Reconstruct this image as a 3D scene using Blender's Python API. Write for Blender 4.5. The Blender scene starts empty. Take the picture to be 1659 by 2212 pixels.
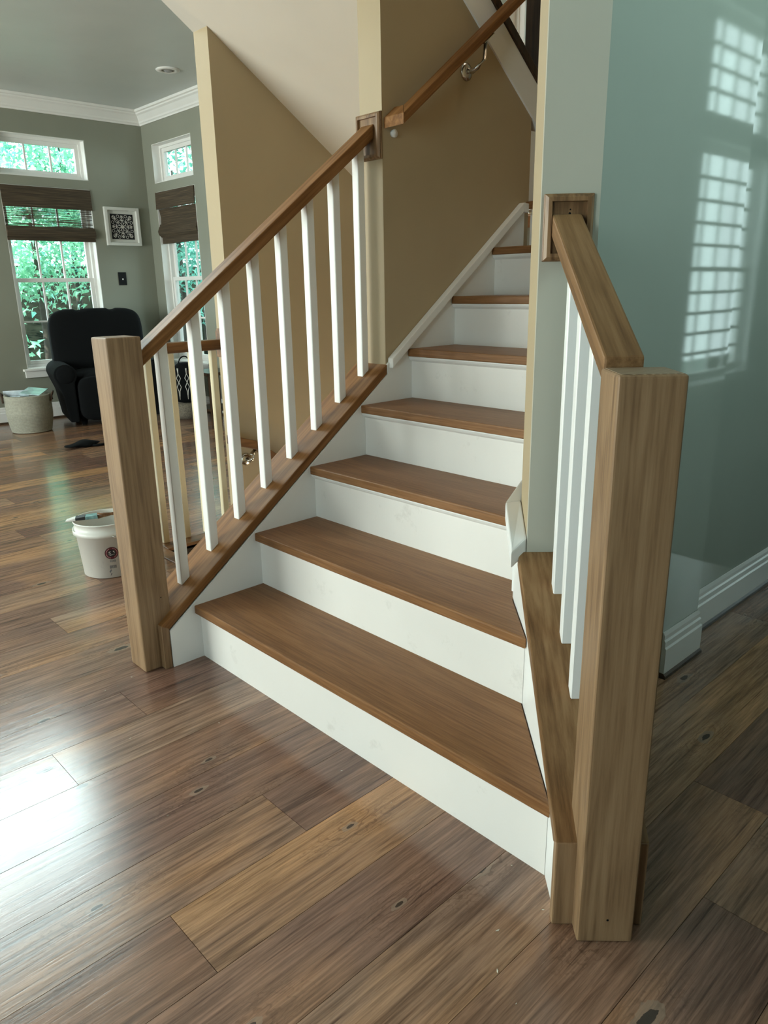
import bpy, bmesh, math, random
from mathutils import Vector, Matrix, Euler
random.seed(7)
S = bpy.context.scene
COL = S.collection
PI = math.pi
R2 = math.sqrt(2.0)

# ------------------------------------------------------------------ camera
CAM = dict(f=1602.48, loc=(2.0786, -1.0968, 1.1817), yaw=0.8176, pitch=-0.2950, roll=-0.0171)
cam = bpy.data.cameras.new('camera'); camo = bpy.data.objects.new('camera', cam); COL.objects.link(camo)
cam.sensor_fit = 'VERTICAL'; cam.sensor_height = 24.0; cam.lens = CAM['f'] / 2212.0 * 24.0
cam.clip_start = 0.02; cam.clip_end = 200
y_, p_, r_ = CAM['yaw'], CAM['pitch'], CAM['roll']
fw = Vector((-math.sin(y_) * math.cos(p_), math.cos(y_) * math.cos(p_), math.sin(p_)))
rt = Vector((math.cos(y_), math.sin(y_), 0)); up = rt.cross(fw)
rr = math.cos(r_) * rt + math.sin(r_) * up; uu = -math.sin(r_) * rt + math.cos(r_) * up
M3 = Matrix((rr, uu, -fw)).transposed()
camo.matrix_world = Matrix.Translation(CAM['loc']) @ M3.to_4x4()
S.camera = camo

# ------------------------------------------------------------------ colour management, world, daylight
S.view_settings.view_transform = 'Standard'; S.view_settings.look = 'None'
S.view_settings.gamma = 1.0; S.view_settings.use_curve_mapping = False
S.view_settings.exposure = 0.50
S.cycles.use_denoising = True
S.cycles.max_bounces = 8; S.cycles.diffuse_bounces = 4; S.cycles.glossy_bounces = 3
S.cycles.transparent_max_bounces = 12; S.cycles.transmission_bounces = 3
S.cycles.caustics_reflective = False; S.cycles.caustics_refractive = False
S.cycles.sample_clamp_indirect = 6.0

world = bpy.data.worlds.new('sky'); S.world = world; world.use_nodes = True
wn = world.node_tree.nodes; wl = world.node_tree.links
wn['Background'].inputs['Color'].default_value = (0.80, 0.95, 1.0, 1)
wn['Background'].inputs['Strength'].default_value = 4.5

def area(name, loc, rot, sx, sy, power, color):
    l = bpy.data.lights.new(name, 'AREA'); l.shape = 'RECTANGLE'; l.size = sx; l.size_y = sy
    l.energy = power; l.color = color
    o = bpy.data.objects.new(name, l); o.location = loc; o.rotation_euler = rot; COL.objects.link(o); return o
DAY = (0.86, 0.96, 1.0)
# daylight arriving at windows (each lamp stands outside its window and shines in)
area('daylight_high_window', (-5.85, 0.10, 4.28), (0, -PI / 2, 0), 0.98, 2.6, 215, DAY)
area('daylight_high_window', (-5.85, 0.10, 5.52), (0, -PI / 2, 0), 0.80, 2.6, 90, DAY)
area('daylight_living_window', (-5.85, -1.70, 1.30), (0, -PI / 2, 0), 1.7, 1.8, 22, DAY)
area('daylight_front_window', (-2.90, -4.95, 1.55), (PI / 2, 0, 0), 3.4, 2.4, 270, (1.0, 0.95, 0.91))
area('added_entry_light', (2.05, -4.95, 1.40), (PI / 2, 0, 0), 1.3, 2.0, 62, (0.86, 0.95, 1.0))  # added lamp at an unseen window, brightens the flared balusters' front faces
area('added_hall_side_light', (3.15, 1.10, 2.85), (0, PI / 2, 0), 1.0, 1.6, 22, (0.74, 1.0, 0.94))  # added lamp at an unseen window, brightens the upper hall wall
area('daylight_hall_window', (3.35, 5.31, 1.60), (0, PI / 2, 0), 2.8, 1.6, 15, (0.70, 1.0, 0.94))
sun = bpy.data.lights.new('sun', 'SUN'); sun.energy = 12.0; sun.angle = 0.02; sun.color = (1.0, 0.93, 0.80)
suno = bpy.data.objects.new('sun', sun); COL.objects.link(suno)
suno.rotation_euler = Vector((0.05, 0.55, -0.83)).to_track_quat('-Z', 'Y').to_euler()

# ------------------------------------------------------------------ stair measures
RI, RUN, NOSE = 0.19, 0.2508, 0.0202
SKU = 0.976            # stair-side skirt of the 45 degree knee wall (u)
WR = 0.986             # stair-side face of the right stair wall
W1X = 1.155            # hall face of the right stair wall
VC = -0.52             # front of the right wall end (v)
def UVW(u, v): return ((u - v) / R2, (u + v) / R2)

# ================================================================== helpers
def nt(name):
    m = bpy.data.materials.new(name); m.use_nodes = True
    return m, m.node_tree.nodes, m.node_tree.links, m.node_tree.nodes['Principled BSDF']
def ramp(n, stops, interp='LINEAR'):
    r = n.new('ShaderNodeValToRGB'); r.color_ramp.interpolation = interp
    e = r.color_ramp.elements
    while len(e) < len(stops): e.new(0.5)
    for el, (p, c) in zip(e, stops): el.position = p; el.color = (*c, 1) if len(c) == 3 else c
    return r
def paint(name, col, rough=0.5, bump=0.02, scale=260, var=0.03, spec=0.5, stain=None):
    m, n, l, b = nt(name)
    tc = n.new('ShaderNodeTexCoord')
    no = n.new('ShaderNodeTexNoise'); no.inputs['Scale'].default_value = scale; no.inputs['Detail'].default_value = 3
    l.new(tc.outputs['Object'], no.inputs['Vector'])
    n2 = n.new('ShaderNodeTexNoise'); n2.inputs['Scale'].default_value = 3.0; n2.inputs['Detail'].default_value = 4
    l.new(tc.outputs['Object'], n2.inputs['Vector'])
    c0 = tuple(c * (1 - var) for c in col); c1 = tuple(min(1, c * (1 + var)) for c in col)
    rp = ramp(n, [(0.3, c0), (0.7, c1)]); l.new(n2.outputs['Fac'], rp.inputs['Fac'])
    src = rp.outputs['Color']
    if stain:
        n3 = n.new('ShaderNodeTexNoise'); n3.inputs['Scale'].default_value = 9.0; n3.inputs['Detail'].default_value = 8; n3.inputs['Roughness'].default_value = 0.7
        l.new(tc.outputs['Object'], n3.inputs['Vector'])
        r3 = ramp(n, [(0.60, (0, 0, 0)), (0.78, (1, 1, 1))]); l.new(n3.outputs['Fac'], r3.inputs['Fac'])
        mx = n.new('ShaderNodeMix'); mx.data_type = 'RGBA'; mx.inputs['B'].default_value = (*stain, 1)
        l.new(r3.outputs['Color'], mx.inputs['Factor']); l.new(src, mx.inputs['A']); src = mx.outputs['Result']
    l.new(src, b.inputs['Base Color'])
    b.inputs['Roughness'].default_value = rough; b.inputs['Specular IOR Level'].default_value = spec
    bp = n.new('ShaderNodeBump'); bp.inputs['Strength'].default_value = bump; bp.inputs['Distance'].default_value = 0.004
    l.new(no.outputs['Fac'], bp.inputs['Height']); l.new(bp.outputs['Normal'], b.inputs['Normal'])
    return m
def wood(name, dark, mid, light, axis='Y', rot=0.0, rough=0.38, fine=70, coarse=9, bump=0.05, spec=0.5, contrast=0.5, ring=0.10):
    """grain runs along the given local axis"""
    m, n, l, b = nt(name)
    tc = n.new('ShaderNodeTexCoord'); oi = n.new('ShaderNodeObjectInfo')
    ad = n.new('ShaderNodeVectorMath'); ad.operation = 'MULTIPLY_ADD'
    l.new(oi.outputs['Random'], ad.inputs[0]); ad.inputs[1].default_value = (3.1, 5.3, 2.7)
    mr = n.new('ShaderNodeMapping'); mr.vector_type = 'POINT'; mr.inputs['Rotation'].default_value = (rot, 0, 0)
    l.new(tc.outputs['Object'], mr.inputs['Vector']); l.new(mr.outputs['Vector'], ad.inputs[2])
    def stretched(k, along):
        mp = n.new('ShaderNodeMapping'); s = [k, k, k]; s['XYZ'.index(axis)] = along
        mp.inputs['Scale'].default_value = s; l.new(ad.outputs['Vector'], mp.inputs['Vector']); return mp
    a = n.new('ShaderNodeTexNoise'); a.inputs['Scale'].default_value = 1; a.inputs['Detail'].default_value = 5; a.inputs['Roughness'].default_value = 0.65
    l.new(stretched(fine, fine * 0.035).outputs['Vector'], a.inputs['Vector'])
    c = n.new('ShaderNodeTexNoise'); c.inputs['Scale'].default_value = 1; c.inputs['Detail'].default_value = 3; c.inputs['Distortion'].default_value = 0.6
    l.new(stretched(coarse, coarse * 0.12).outputs['Vector'], c.inputs['Vector'])
    wv = n.new('ShaderNodeMath'); wv.operation = 'SINE'
    ml = n.new('ShaderNodeMath'); ml.operation = 'MULTIPLY'; ml.inputs[1].default_value = 42
    l.new(c.outputs['Fac'], ml.inputs[0]); l.new(ml.outputs['Value'], wv.inputs[0])
    mm = n.new('ShaderNodeMath'); mm.operation = 'MULTIPLY_ADD'; mm.inputs[1].default_value = ring
    l.new(wv.outputs['Value'], mm.inputs[0]); l.new(a.outputs['Fac'], mm.inputs[2])
    m2 = n.new('ShaderNodeMath'); m2.operation = 'MULTIPLY_ADD'; m2.inputs[1].default_value = 0.5
    l.new(c.outputs['Fac'], m2.inputs[0]); l.new(mm.outputs['Value'], m2.inputs[2])
    d = contrast * 0.5
    rp = ramp(n, [(0.75 - d * 0.7, dark), (0.75, mid), (0.75 + d * 0.7, light)]); l.new(m2.outputs['Value'], rp.inputs['Fac'])
    l.new(rp.outputs['Color'], b.inputs['Base Color'])
    b.inputs['Roughness'].default_value = rough; b.inputs['Specular IOR Level'].default_value = spec
    bp = n.new('ShaderNodeBump'); bp.inputs['Strength'].default_value = bump; bp.inputs['Distance'].default_value = 0.002
    l.new(a.outputs['Fac'], bp.inputs['Height']); l.new(bp.outputs['Normal'], b.inputs['Normal'])
    return m
def plain(name, col, rough=0.5, metal=0.0, spec=0.5, var=0.08, scale=40):
    m, n, l, b = nt(name)
    tc = n.new('ShaderNodeTexCoord'); no = n.new('ShaderNodeTexNoise'); no.inputs['Scale'].default_value = scale; no.inputs['Detail'].default_value = 4
    l.new(tc.outputs['Object'], no.inputs['Vector'])
    rp = ramp(n, [(0.3, tuple(c * (1 - var) for c in col)), (0.7, tuple(min(1, c * (1 + var)) for c in col))])
    l.new(no.outputs['Fac'], rp.inputs['Fac']); l.new(rp.outputs['Color'], b.inputs['Base Color'])
    b.inputs['Roughness'].default_value = rough; b.inputs['Metallic'].default_value = metal; b.inputs['Specular IOR Level'].default_value = spec
    return m

# ---- materials
MAT = {}
MAT['gold'] = paint('tan_wall_paint', (0.40, 0.308, 0.185), 0.55, 0.03)
MAT['sage'] = paint('sage_wall_paint', (0.25, 0.255, 0.205), 0.5, 0.03)
MAT['hall'] = paint('sage_semigloss_paint', (0.38, 0.42, 0.365), 0.04, 0.003, spec=0.26)
MAT['hallfar'] = paint('bounce_cut_dark_paint', (0.06, 0.07, 0.06), 0.5, 0.02)  # unseen wall darkened to keep bounce light off hall wall and floor
MAT['endwall'] = paint('sage_wall_paint_end', (0.43, 0.415, 0.345), 0.42, 0.02)
MAT['ceiling'] = paint('ceiling_paint', (0.55, 0.51, 0.45), 0.6, 0.02)
MAT['livceil'] = paint('living_ceiling_paint', (0.58, 0.62, 0.60), 0.38, 0.01)
MAT['white'] = paint('white_trim_paint', (0.78, 0.77, 0.74), 0.35, 0.02, 120)
MAT['riser'] = paint('white_riser_paint', (0.76, 0.728, 0.68), 0.5, 0.08, 90, stain=(0.60, 0.57, 0.52))
MAT['balus'] = paint('white_baluster_paint', (0.82, 0.81, 0.78), 0.32, 0.02, 120)
MAT['cream'] = paint('lamplit_baluster_paint', (0.72, 0.62, 0.42), 0.35, 0.02, 120)  # warm glow of the basement lamp put into the baluster colour
MAT['tread'] = wood('stained_tread_wood', (0.150, 0.066, 0.025), (0.220, 0.103, 0.040), (0.275, 0.138, 0.060), 'X', fine=190, coarse=4, rough=0.42, contrast=0.62, spec=0.22, ring=0.05)
MAT['newel'] = wood('stained_newel_wood', (0.145, 0.082, 0.040), (0.240, 0.145, 0.075), (0.31, 0.197, 0.108), 'Z', fine=110, coarse=11, rough=0.45, contrast=0.75, spec=0.35, ring=0.07)
MAT['rail'] = wood('stained_rail_wood', (0.135, 0.057, 0.018), (0.21, 0.095, 0.032), (0.275, 0.135, 0.052), 'Y', rot=-0.64, fine=60, coarse=8, rough=0.5, contrast=0.5, spec=0.13, ring=0.03)
MAT['railr'] = wood('stained_flared_rail_wood', (0.13, 0.066, 0.026), (0.21, 0.112, 0.048), (0.28, 0.16, 0.075), 'Y', rot=-0.46, fine=60, coarse=8, rough=0.5, contrast=0.5, spec=0.2, ring=0.03)
MAT['block'] = wood('stained_block_wood', (0.12, 0.062, 0.024), (0.20, 0.105, 0.045), (0.27, 0.16, 0.075), 'Z', fine=90, coarse=14, rough=0.42)
MAT['flatrail'] = wood('stained_flat_rail_wood', (0.10, 0.042, 0.015), (0.17, 0.075, 0.026), (0.23, 0.11, 0.042), 'Y', fine=60, rough=0.32)
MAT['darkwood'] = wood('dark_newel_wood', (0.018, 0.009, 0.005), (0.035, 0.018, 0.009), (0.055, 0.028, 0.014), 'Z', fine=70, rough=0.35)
MAT['shoe'] = wood('base_shoe_wood', (0.03, 0.017, 0.009), (0.055, 0.032, 0.017), (0.08, 0.047, 0.025), 'Y', fine=60, rough=0.4)
MAT['under'] = plain('subfloor', (0.03, 0.022, 0.016), 0.9)
MAT['steel'] = plain('brushed_nickel', (0.62, 0.60, 0.56), 0.22, 1.0)
MAT['black'] = plain('black_fabric', (0.0045, 0.0052, 0.0058), 0.95, spec=0.15, var=0.25, scale=200)

def plank_mat():
    m, n, l, b = nt('knotty_vinyl_planks')
    tc = n.new('ShaderNodeTexCoord'); oi = n.new('ShaderNodeObjectInfo')
    ad = n.new('ShaderNodeVectorMath'); ad.operation = 'MULTIPLY_ADD'
    l.new(oi.outputs['Random'], ad.inputs[0]); ad.inputs[1].default_value = (17.0, 29.0, 0)
    l.new(tc.outputs['Object'], ad.inputs[2])
    def mapped(sx, sy):
        mp = n.new('ShaderNodeMapping'); mp.inputs['Scale'].default_value = (sx, sy, 1); l.new(ad.outputs['Vector'], mp.inputs['Vector']); return mp.outputs['Vector']
    def noise(vec, detail=4, rough=0.55, dist=0.0):
        t = n.new('ShaderNodeTexNoise'); t.inputs['Scale'].default_value = 1; t.inputs['Detail'].default_value = detail
        t.inputs['Roughness'].default_value = rough; t.inputs['Distortion'].default_value = dist; l.new(vec, t.inputs['Vector']); return t.outputs['Fac']
    def math_(op, a, bb=None, c=None):
        t = n.new('ShaderNodeMath'); t.operation = op
        for i, v in enumerate((a, bb, c)):
            if v is None: continue
            if isinstance(v, (int, float)): t.inputs[i].default_value = v
            else: l.new(v, t.inputs[i])
        return t.outputs['Value']
    def mix(f, a, bb, mode='MIX'):
        t = n.new('ShaderNodeMix'); t.data_type = 'RGBA'; t.blend_type = mode
        if isinstance(f, (int, float)): t.inputs['Factor'].default_value = f
        else: l.new(f, t.inputs['Factor'])
        for k, v in (('A', a), ('B', bb)):
            if isinstance(v, tuple): t.inputs[k].default_value = (*v, 1)
            else: l.new(v, t.inputs[k])
        return t.outputs['Result']
    # knots: sparse cells, stretched along the plank
    vo = n.new('ShaderNodeTexVoronoi'); vo.voronoi_dimensions = '2D'; vo.inputs['Scale'].default_value = 1; vo.inputs['Randomness'].default_value = 1
    l.new(mapped(5.6, 2.2), vo.inputs['Vector']); kd = vo.outputs['Distance']
    sep = n.new('ShaderNodeSeparateColor'); l.new(vo.outputs['Color'], sep.inputs['Color'])
    has = math_('GREATER_THAN', sep.outputs['Red'], 0.52)
    wob = n.new('ShaderNodeTexNoise'); wob.inputs['Scale'].default_value = 1; wob.inputs['Detail'].default_value = 2; l.new(mapped(70, 45), wob.inputs['Vector'])
    kd = math_('MULTIPLY', kd, math_('MULTIPLY_ADD', wob.outputs['Fac'], 1.1, 0.45))
    ks = math_('MULTIPLY_ADD', sep.outputs['Green'], 0.036, 0.022)
    near = math_('MULTIPLY', math_('SUBTRACT', 1.0, math_('SMOOTH_MIN', math_('MULTIPLY', kd, 2.9), 1.0, 0.1)), has)   # halo of bent grain
    core = math_('MULTIPLY', math_('LESS_THAN', kd, ks), has)
    eye = math_('MULTIPLY', math_('LESS_THAN', kd, math_('MULTIPLY', ks, 2.1)), has)
    # grain field, bent around knots
    coarse = noise(mapped(11, 0.9), 3, 0.5, 0.4)
    g = math_('ADD', math_('MULTIPLY', coarse, 95.0), math_('MULTIPLY', near, 26.0))
    lines = math_('MULTIPLY_ADD', math_('SINE', g), 0.5, 0.5)
    fine = noise(mapped(190, 6), 4, 0.7)
    streak = noise(mapped(46, 2.4), 6, 0.68, 0.5)
    crack = noise(mapped(95, 3.2), 4, 0.6, 0.3)
    tone = noise(mapped(3.2, 1.3), 3, 0.5, 0.8)
    tone2 = noise(mapped(5.0, 0.8), 3, 0.5, 0.5)
    sc = n.new('ShaderNodeSeparateColor'); l.new(oi.outputs['Color'], sc.inputs['Color'])
    base = ramp(n, [(0.0, (0.160, 0.086, 0.064)), (0.3, (0.205, 0.118, 0.086)), (0.55, (0.262, 0.150, 0.096)), (0.8, (0.300, 0.195, 0.138)), (1.0, (0.395, 0.218, 0.110))])
    l.new(sc.outputs['Red'], base.inputs['Fac'])
    gold = ramp(n, [(0.44, (0, 0, 0)), (0.64, (1, 1, 1))]); l.new(tone, gold.inputs['Fac'])
    grey = ramp(n, [(0.47, (0, 0, 0)), (0.66, (1, 1, 1))]); l.new(tone2, grey.inputs['Fac'])
    c = mix(math_('MULTIPLY', gold.outputs['Color'], math_('MULTIPLY_ADD', sc.outputs['Red'], 0.55, 0.25)), base.outputs['Color'], (0.43, 0.225, 0.105))
    c = mix(math_('MULTIPLY', grey.outputs['Color'], 0.55), c, (0.165, 0.102, 0.080))
    sr = ramp(n, [(0.33, (0.42, 0.38, 0.36)), (0.50, (1, 1, 1)), (0.68, (1.32, 1.28, 1.22))]); l.new(streak, sr.inputs['Fac'])
    c = mix(0.85, c, sr.outputs['Color'], 'MULTIPLY')
    cr = ramp(n, [(0.30, (0.34, 0.30, 0.29)), (0.42, (0.92, 0.91, 0.90)), (0.55, (1, 1, 1))]); l.new(crack, cr.inputs['Fac'])
    c = mix(0.9, c, cr.outputs['Color'], 'MULTIPLY')
    lr = ramp(n, [(0.0, (0.62, 0.59, 0.57)), (0.35, (1, 1, 1))]); l.new(lines, lr.inputs['Fac'])
    lm = math_('ADD', math_('MULTIPLY', near, 1.0), math_('MULTIPLY', math_('GREATER_THAN', tone2, 0.5), 0.25))
    c = mix(lm, c, mix(1.0, c, lr.outputs['Color'], 'MULTIPLY'))
    fr = ramp(n, [(0.32, (0.58, 0.56, 0.54)), (0.60, (1.30, 1.29, 1.28))]); l.new(fine, fr.inputs['Fac'])
    c = mix(0.8, c, fr.outputs['Color'], 'MULTIPLY')
    c = mix(math_('MULTIPLY', eye, 0.50), c, (0.30, 0.215, 0.155))
    c = mix(math_('MULTIPLY', core, 0.9), c, (0.030, 0.020, 0.016))
    l.new(c, b.inputs['Base Color'])
    b.inputs['Specular IOR Level'].default_value = 0.62
    rr_ = math_('MULTIPLY_ADD', fine, 0.10, 0.12); l.new(rr_, b.inputs['Roughness'])
    bp = n.new('ShaderNodeBump'); bp.inputs['Strength'].default_value = 0.18; bp.inputs['Distance'].default_value = 0.001
    l.new(math_('ADD', fine, math_('MULTIPLY', streak, 1.2)), bp.inputs['Height']); l.new(bp.outputs['Normal'], b.inputs['Normal'])
    return m
MAT['plank'] = plank_mat()

def glass_mat():
    m, n, l, b = nt('window_pane')
    n.remove(b); out = n['Material Output']
    t = n.new('ShaderNodeBsdfTransparent'); t.inputs['Color'].default_value = (0.93, 0.98, 0.96, 1)
    g = n.new('ShaderNodeBsdfGlossy'); g.inputs['Roughness'].default_value = 0.02
    lw = n.new('ShaderNodeLayerWeight'); lw.inputs['Blend'].default_value = 0.5
    pw = n.new('ShaderNodeMath'); pw.operation = 'POWER'; pw.inputs[1].default_value = 4.0; l.new(lw.outputs['Facing'], pw.inputs[0])
    ma = n.new('ShaderNodeMath'); ma.operation = 'MULTIPLY_ADD'; ma.inputs[1].default_value = 0.6; ma.inputs[2].default_value = 0.03; l.new(pw.outputs[0], ma.inputs[0])
    mx = n.new('ShaderNodeMixShader'); l.new(ma.outputs[0], mx.inputs['Fac']); l.new(t.outputs[0], mx.inputs[1]); l.new(g.outputs[0], mx.inputs[2])
    l.new(mx.outputs[0], out.inputs['Surface']); return m
MAT['glass'] = glass_mat()

def woven_mat(name, sheer):
    m, n, l, b = nt(name); out = n['Material Output']
    tc = n.new('ShaderNodeTexCoord'); mp = n.new('ShaderNodeMapping'); mp.inputs['Scale'].default_value = (3, 3, 160)
    l.new(tc.outputs['Object'], mp.inputs['Vector'])
    no = n.new('ShaderNodeTexNoise'); no.inputs['Scale'].default_value = 1; no.inputs['Detail'].default_value = 5; l.new(mp.outputs[0], no.inputs['Vector'])
    rp = ramp(n, [(0.3, (0.030, 0.020, 0.011)), (0.55, (0.065, 0.045, 0.025)), (0.72, (0.13, 0.095, 0.055))]); l.new(no.outputs['Fac'], rp.inputs['Fac'])
    l.new(rp.outputs['Color'], b.inputs['Base Color']); b.inputs['Roughness'].default_value = 0.8
    bp = n.new('ShaderNodeBump'); bp.inputs['Strength'].default_value = 0.4; bp.inputs['Distance'].default_value = 0.003
    l.new(no.outputs['Fac'], bp.inputs['Height']); l.new(bp.outputs['Normal'], b.inputs['Normal'])
    if sheer:
        t = n.new('ShaderNodeBsdfTransparent'); mx = n.new('ShaderNodeMixShader')
        r2 = ramp(n, [(0.42, (0.85, 0.85, 0.85)), (0.60, (0.15, 0.15, 0.15))]); l.new(no.outputs['Fac'], r2.inputs['Fac'])
        inv = n.new('ShaderNodeMath'); inv.operation = 'SUBTRACT'; inv.inputs[0].default_value = 1.0; l.new(r2.outputs['Color'], inv.inputs[1])
        l.new(inv.outputs[0], mx.inputs['Fac']); l.new(t.outputs[0], mx.inputs[1]); l.new(b.outputs[0], mx.inputs[2]); l.new(mx.outputs[0], out.inputs['Surface'])
    return m
MAT['woven'] = woven_mat('woven_bamboo', False); MAT['sheer'] = woven_mat('sheer_bamboo', True)

# ---- mesh builders -------------------------------------------------
class MB:
    """collects shapes, then becomes ONE mesh object"""
    def __init__(s): s.bm = bmesh.new()
    def hexa(s, bot, top, bev=0.0, seg=2):
        v = [s.bm.verts.new(p) for p in list(bot) + list(top)]; k = len(bot)
        fs = [s.bm.faces.new(v[:k][::-1]), s.bm.faces.new(v[k:])]
        for i in range(k): fs.append(s.bm.faces.new((v[i], v[(i + 1) % k], v[k + (i + 1) % k], v[k + i])))
        bmesh.ops.recalc_face_normals(s.bm, faces=fs)
        if bev > 0:
            es = list({e for f in fs for e in f.edges})
            bmesh.ops.bevel(s.bm, geom=es, offset=bev, segments=seg, profile=0.6, affect='EDGES', clamp_overlap=True)
        return s
    def box(s, x0, x1, y0, y1, z0, z1, bev=0.0, seg=2):
        return s.hexa([(x0, y0, z0), (x1, y0, z0), (x1, y1, z0), (x0, y1, z0)], [(x0, y0, z1), (x1, y0, z1), (x1, y1, z1), (x0, y1, z1)], bev, seg)
    def prism_x(s, poly, x0, x1, bev=0.0, seg=2):      # poly in (y, z)
        return s.hexa([(x0, a, b) for a, b in poly], [(x1, a, b) for a, b in poly], bev, seg)
    def prism_y(s, poly, y0, y1, bev=0.0, seg=2):      # poly in (x, z)
        return s.hexa([(a, y0, b) for a, b in poly], [(a, y1, b) for a, b in poly], bev, seg)
    def prism_z(s, poly, z0, z1, bev=0.0, seg=2):      # poly in (x, y)
        return s.hexa([(a, b, z0) for a, b in poly], [(a, b, z1) for a, b in poly], bev, seg)
    def lathe(s, prof, seg=32, c=(0, 0, 0), smooth=True, axis='Z', caps=True):
        rings = []
        for r, z in prof:
            ring = []
            for i in range(seg):
                a = 2 * PI * i / seg; p = (r * math.cos(a), r * math.sin(a), z)
                if axis == 'X': p = (p[2], p[0], p[1])
                if axis == 'Y': p = (p[0], p[2], p[1])
                ring.append(s.bm.verts.new((p[0] + c[0], p[1] + c[1], p[2] + c[2])))
            rings.append(ring)
        for a, b in zip(rings, rings[1:]):
            for i in range(seg):
                f = s.bm.faces.new((a[i], a[(i + 1) % seg], b[(i + 1) % seg], b[i])); f.smooth = smooth
        if caps:
            if prof[0][0] > 1e-6: s.bm.faces.new(rings[0][::-1])
            if prof[-1][0] > 1e-6: s.bm.faces.new(rings[-1])
        return s
    def tube(s, pts, r, seg=8, closed=False, flat=1.0):
        pts = [Vector(p) for p in pts]; n = len(pts); rings = []
        ref = Vector((0, 0, 1))
        for i, p in enumerate(pts):
            if closed: t = pts[(i + 1) % n] - pts[i - 1]
            else: t = pts[min(i + 1, n - 1)] - pts[max(i - 1, 0)]
            t.normalize()
            q = ref if abs(t.dot(ref)) < 0.95 else Vector((1, 0, 0))
            a = t.cross(q).normalized(); b = t.cross(a).normalized()
            rad = r[i] if isinstance(r, (list, tuple)) else r
            rings.append([s.bm.verts.new(p + a * (math.cos(2 * PI * k / seg) * rad) + b * (math.sin(2 * PI * k / seg) * rad * flat)) for k in range(seg)])
        m = n if closed else n - 1
        for i in range(m):
            a, b = rings[i], rings[(i + 1) % n]
            for k in range(seg):
                f = s.bm.faces.new((a[k], a[(k + 1) % seg], b[(k + 1) % seg], b[k])); f.smooth = True
        if not closed:
            s.bm.faces.new(rings[0][::-1]); s.bm.faces.new(rings[-1])
        return s
    def blob(s, c, sx, sy, sz, e=2.6, nu=20, nv=12, fn=None):
        """superellipsoid cushion"""
        def sp(w, m): return math.copysign(abs(w) ** m, w)
        k = 2.0 / e; vs = []
        for j in range(nv + 1):
            ph = -PI / 2 + PI * j / nv; row = []
            for i in range(nu):
                th = 2 * PI * i / nu
                p = Vector((sx * sp(math.cos(ph), k) * sp(math.cos(th), k), sy * sp(math.cos(ph), k) * sp(math.sin(th), k), sz * sp(math.sin(ph), k)))
                if fn: p = fn(p)
                row.append(s.bm.verts.new(p + Vector(c)))
            vs.append(row)
        for j in range(nv):
            for i in range(nu):
                f = s.bm.faces.new((vs[j][i], vs[j][(i + 1) % nu], vs[j + 1][(i + 1) % nu], vs[j + 1][i])); f.smooth = True
        bmesh.ops.remove_doubles(s.bm, verts=vs[0] + vs[-1], dist=1e-5)
        return s
    def rot(s, mat): bmesh.ops.transform(s.bm, matrix=mat, verts=s.bm.verts[:]); return s
    def build(s, name, mat, parent=None, loc=(0, 0, 0), kind=None, label=None):
        bmesh.ops.recalc_face_normals(s.bm, faces=s.bm.faces[:])
        me = bpy.data.meshes.new(name); s.bm.to_mesh(me); s.bm.free()
        if mat: me.materials.append(MAT[mat] if isinstance(mat, str) else mat)
        o = bpy.data.objects.new(name, me); COL.objects.link(o); o.location = loc
        if parent is not None: o.parent = parent
        if kind: o['kind'] = kind
        if label: o['label'] = label
        return o
def thing(name, label, cat, loc=(0, 0, 0), rz=0.0, group=None):
    o = bpy.data.objects.new(name, None); o.empty_display_size = 0.1; COL.objects.link(o)
    o.location = loc; o.rotation_euler = (0, 0, rz); o['label'] = label; o['category'] = cat
    if group: o['group'] = group
    return o
def tag(o, label, cat, group=None):
    o['label'] = label; o['category'] = cat
    if group: o['group'] = group
    return o
STRUCT_LABELS = {}
def struct(o, label=None, cat='wall'):
    o['kind'] = 'structure'; o['label'] = label or o.name; o['category'] = cat; return o
def copy_part(o, parent, loc):
    c = o.copy(); COL.objects.link(c); c.parent = parent; c.location = loc; return c

def wall_cells(axis, pos0, pos1, a0, a1, z0, z1, holes):
    """wall perpendicular to axis ('x' or 'y'), with rectangular holes (a0,a1,z0,z1)"""
    mb = MB(); A = sorted({a0, a1, *[h[0] for h in holes], *[h[1] for h in holes]}); A = [a for a in A if a0 <= a <= a1]
    for p, q in zip(A, A[1:]):
        mid = (p + q) / 2; cuts = sorted([(h[2], h[3]) for h in holes if h[0] < mid < h[1]]); z = z0; spans = []
        for h0, h1 in cuts:
            if h0 > z: spans.append((z, h0))
            z = max(z, h1)
        if z < z1: spans.append((z, z1))
        for s0, s1 in spans:
            if axis == 'x': mb.box(pos0, pos1, p, q, s0, s1)
            else: mb.box(p, q, pos0, pos1, s0, s1)
    return mb

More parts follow.
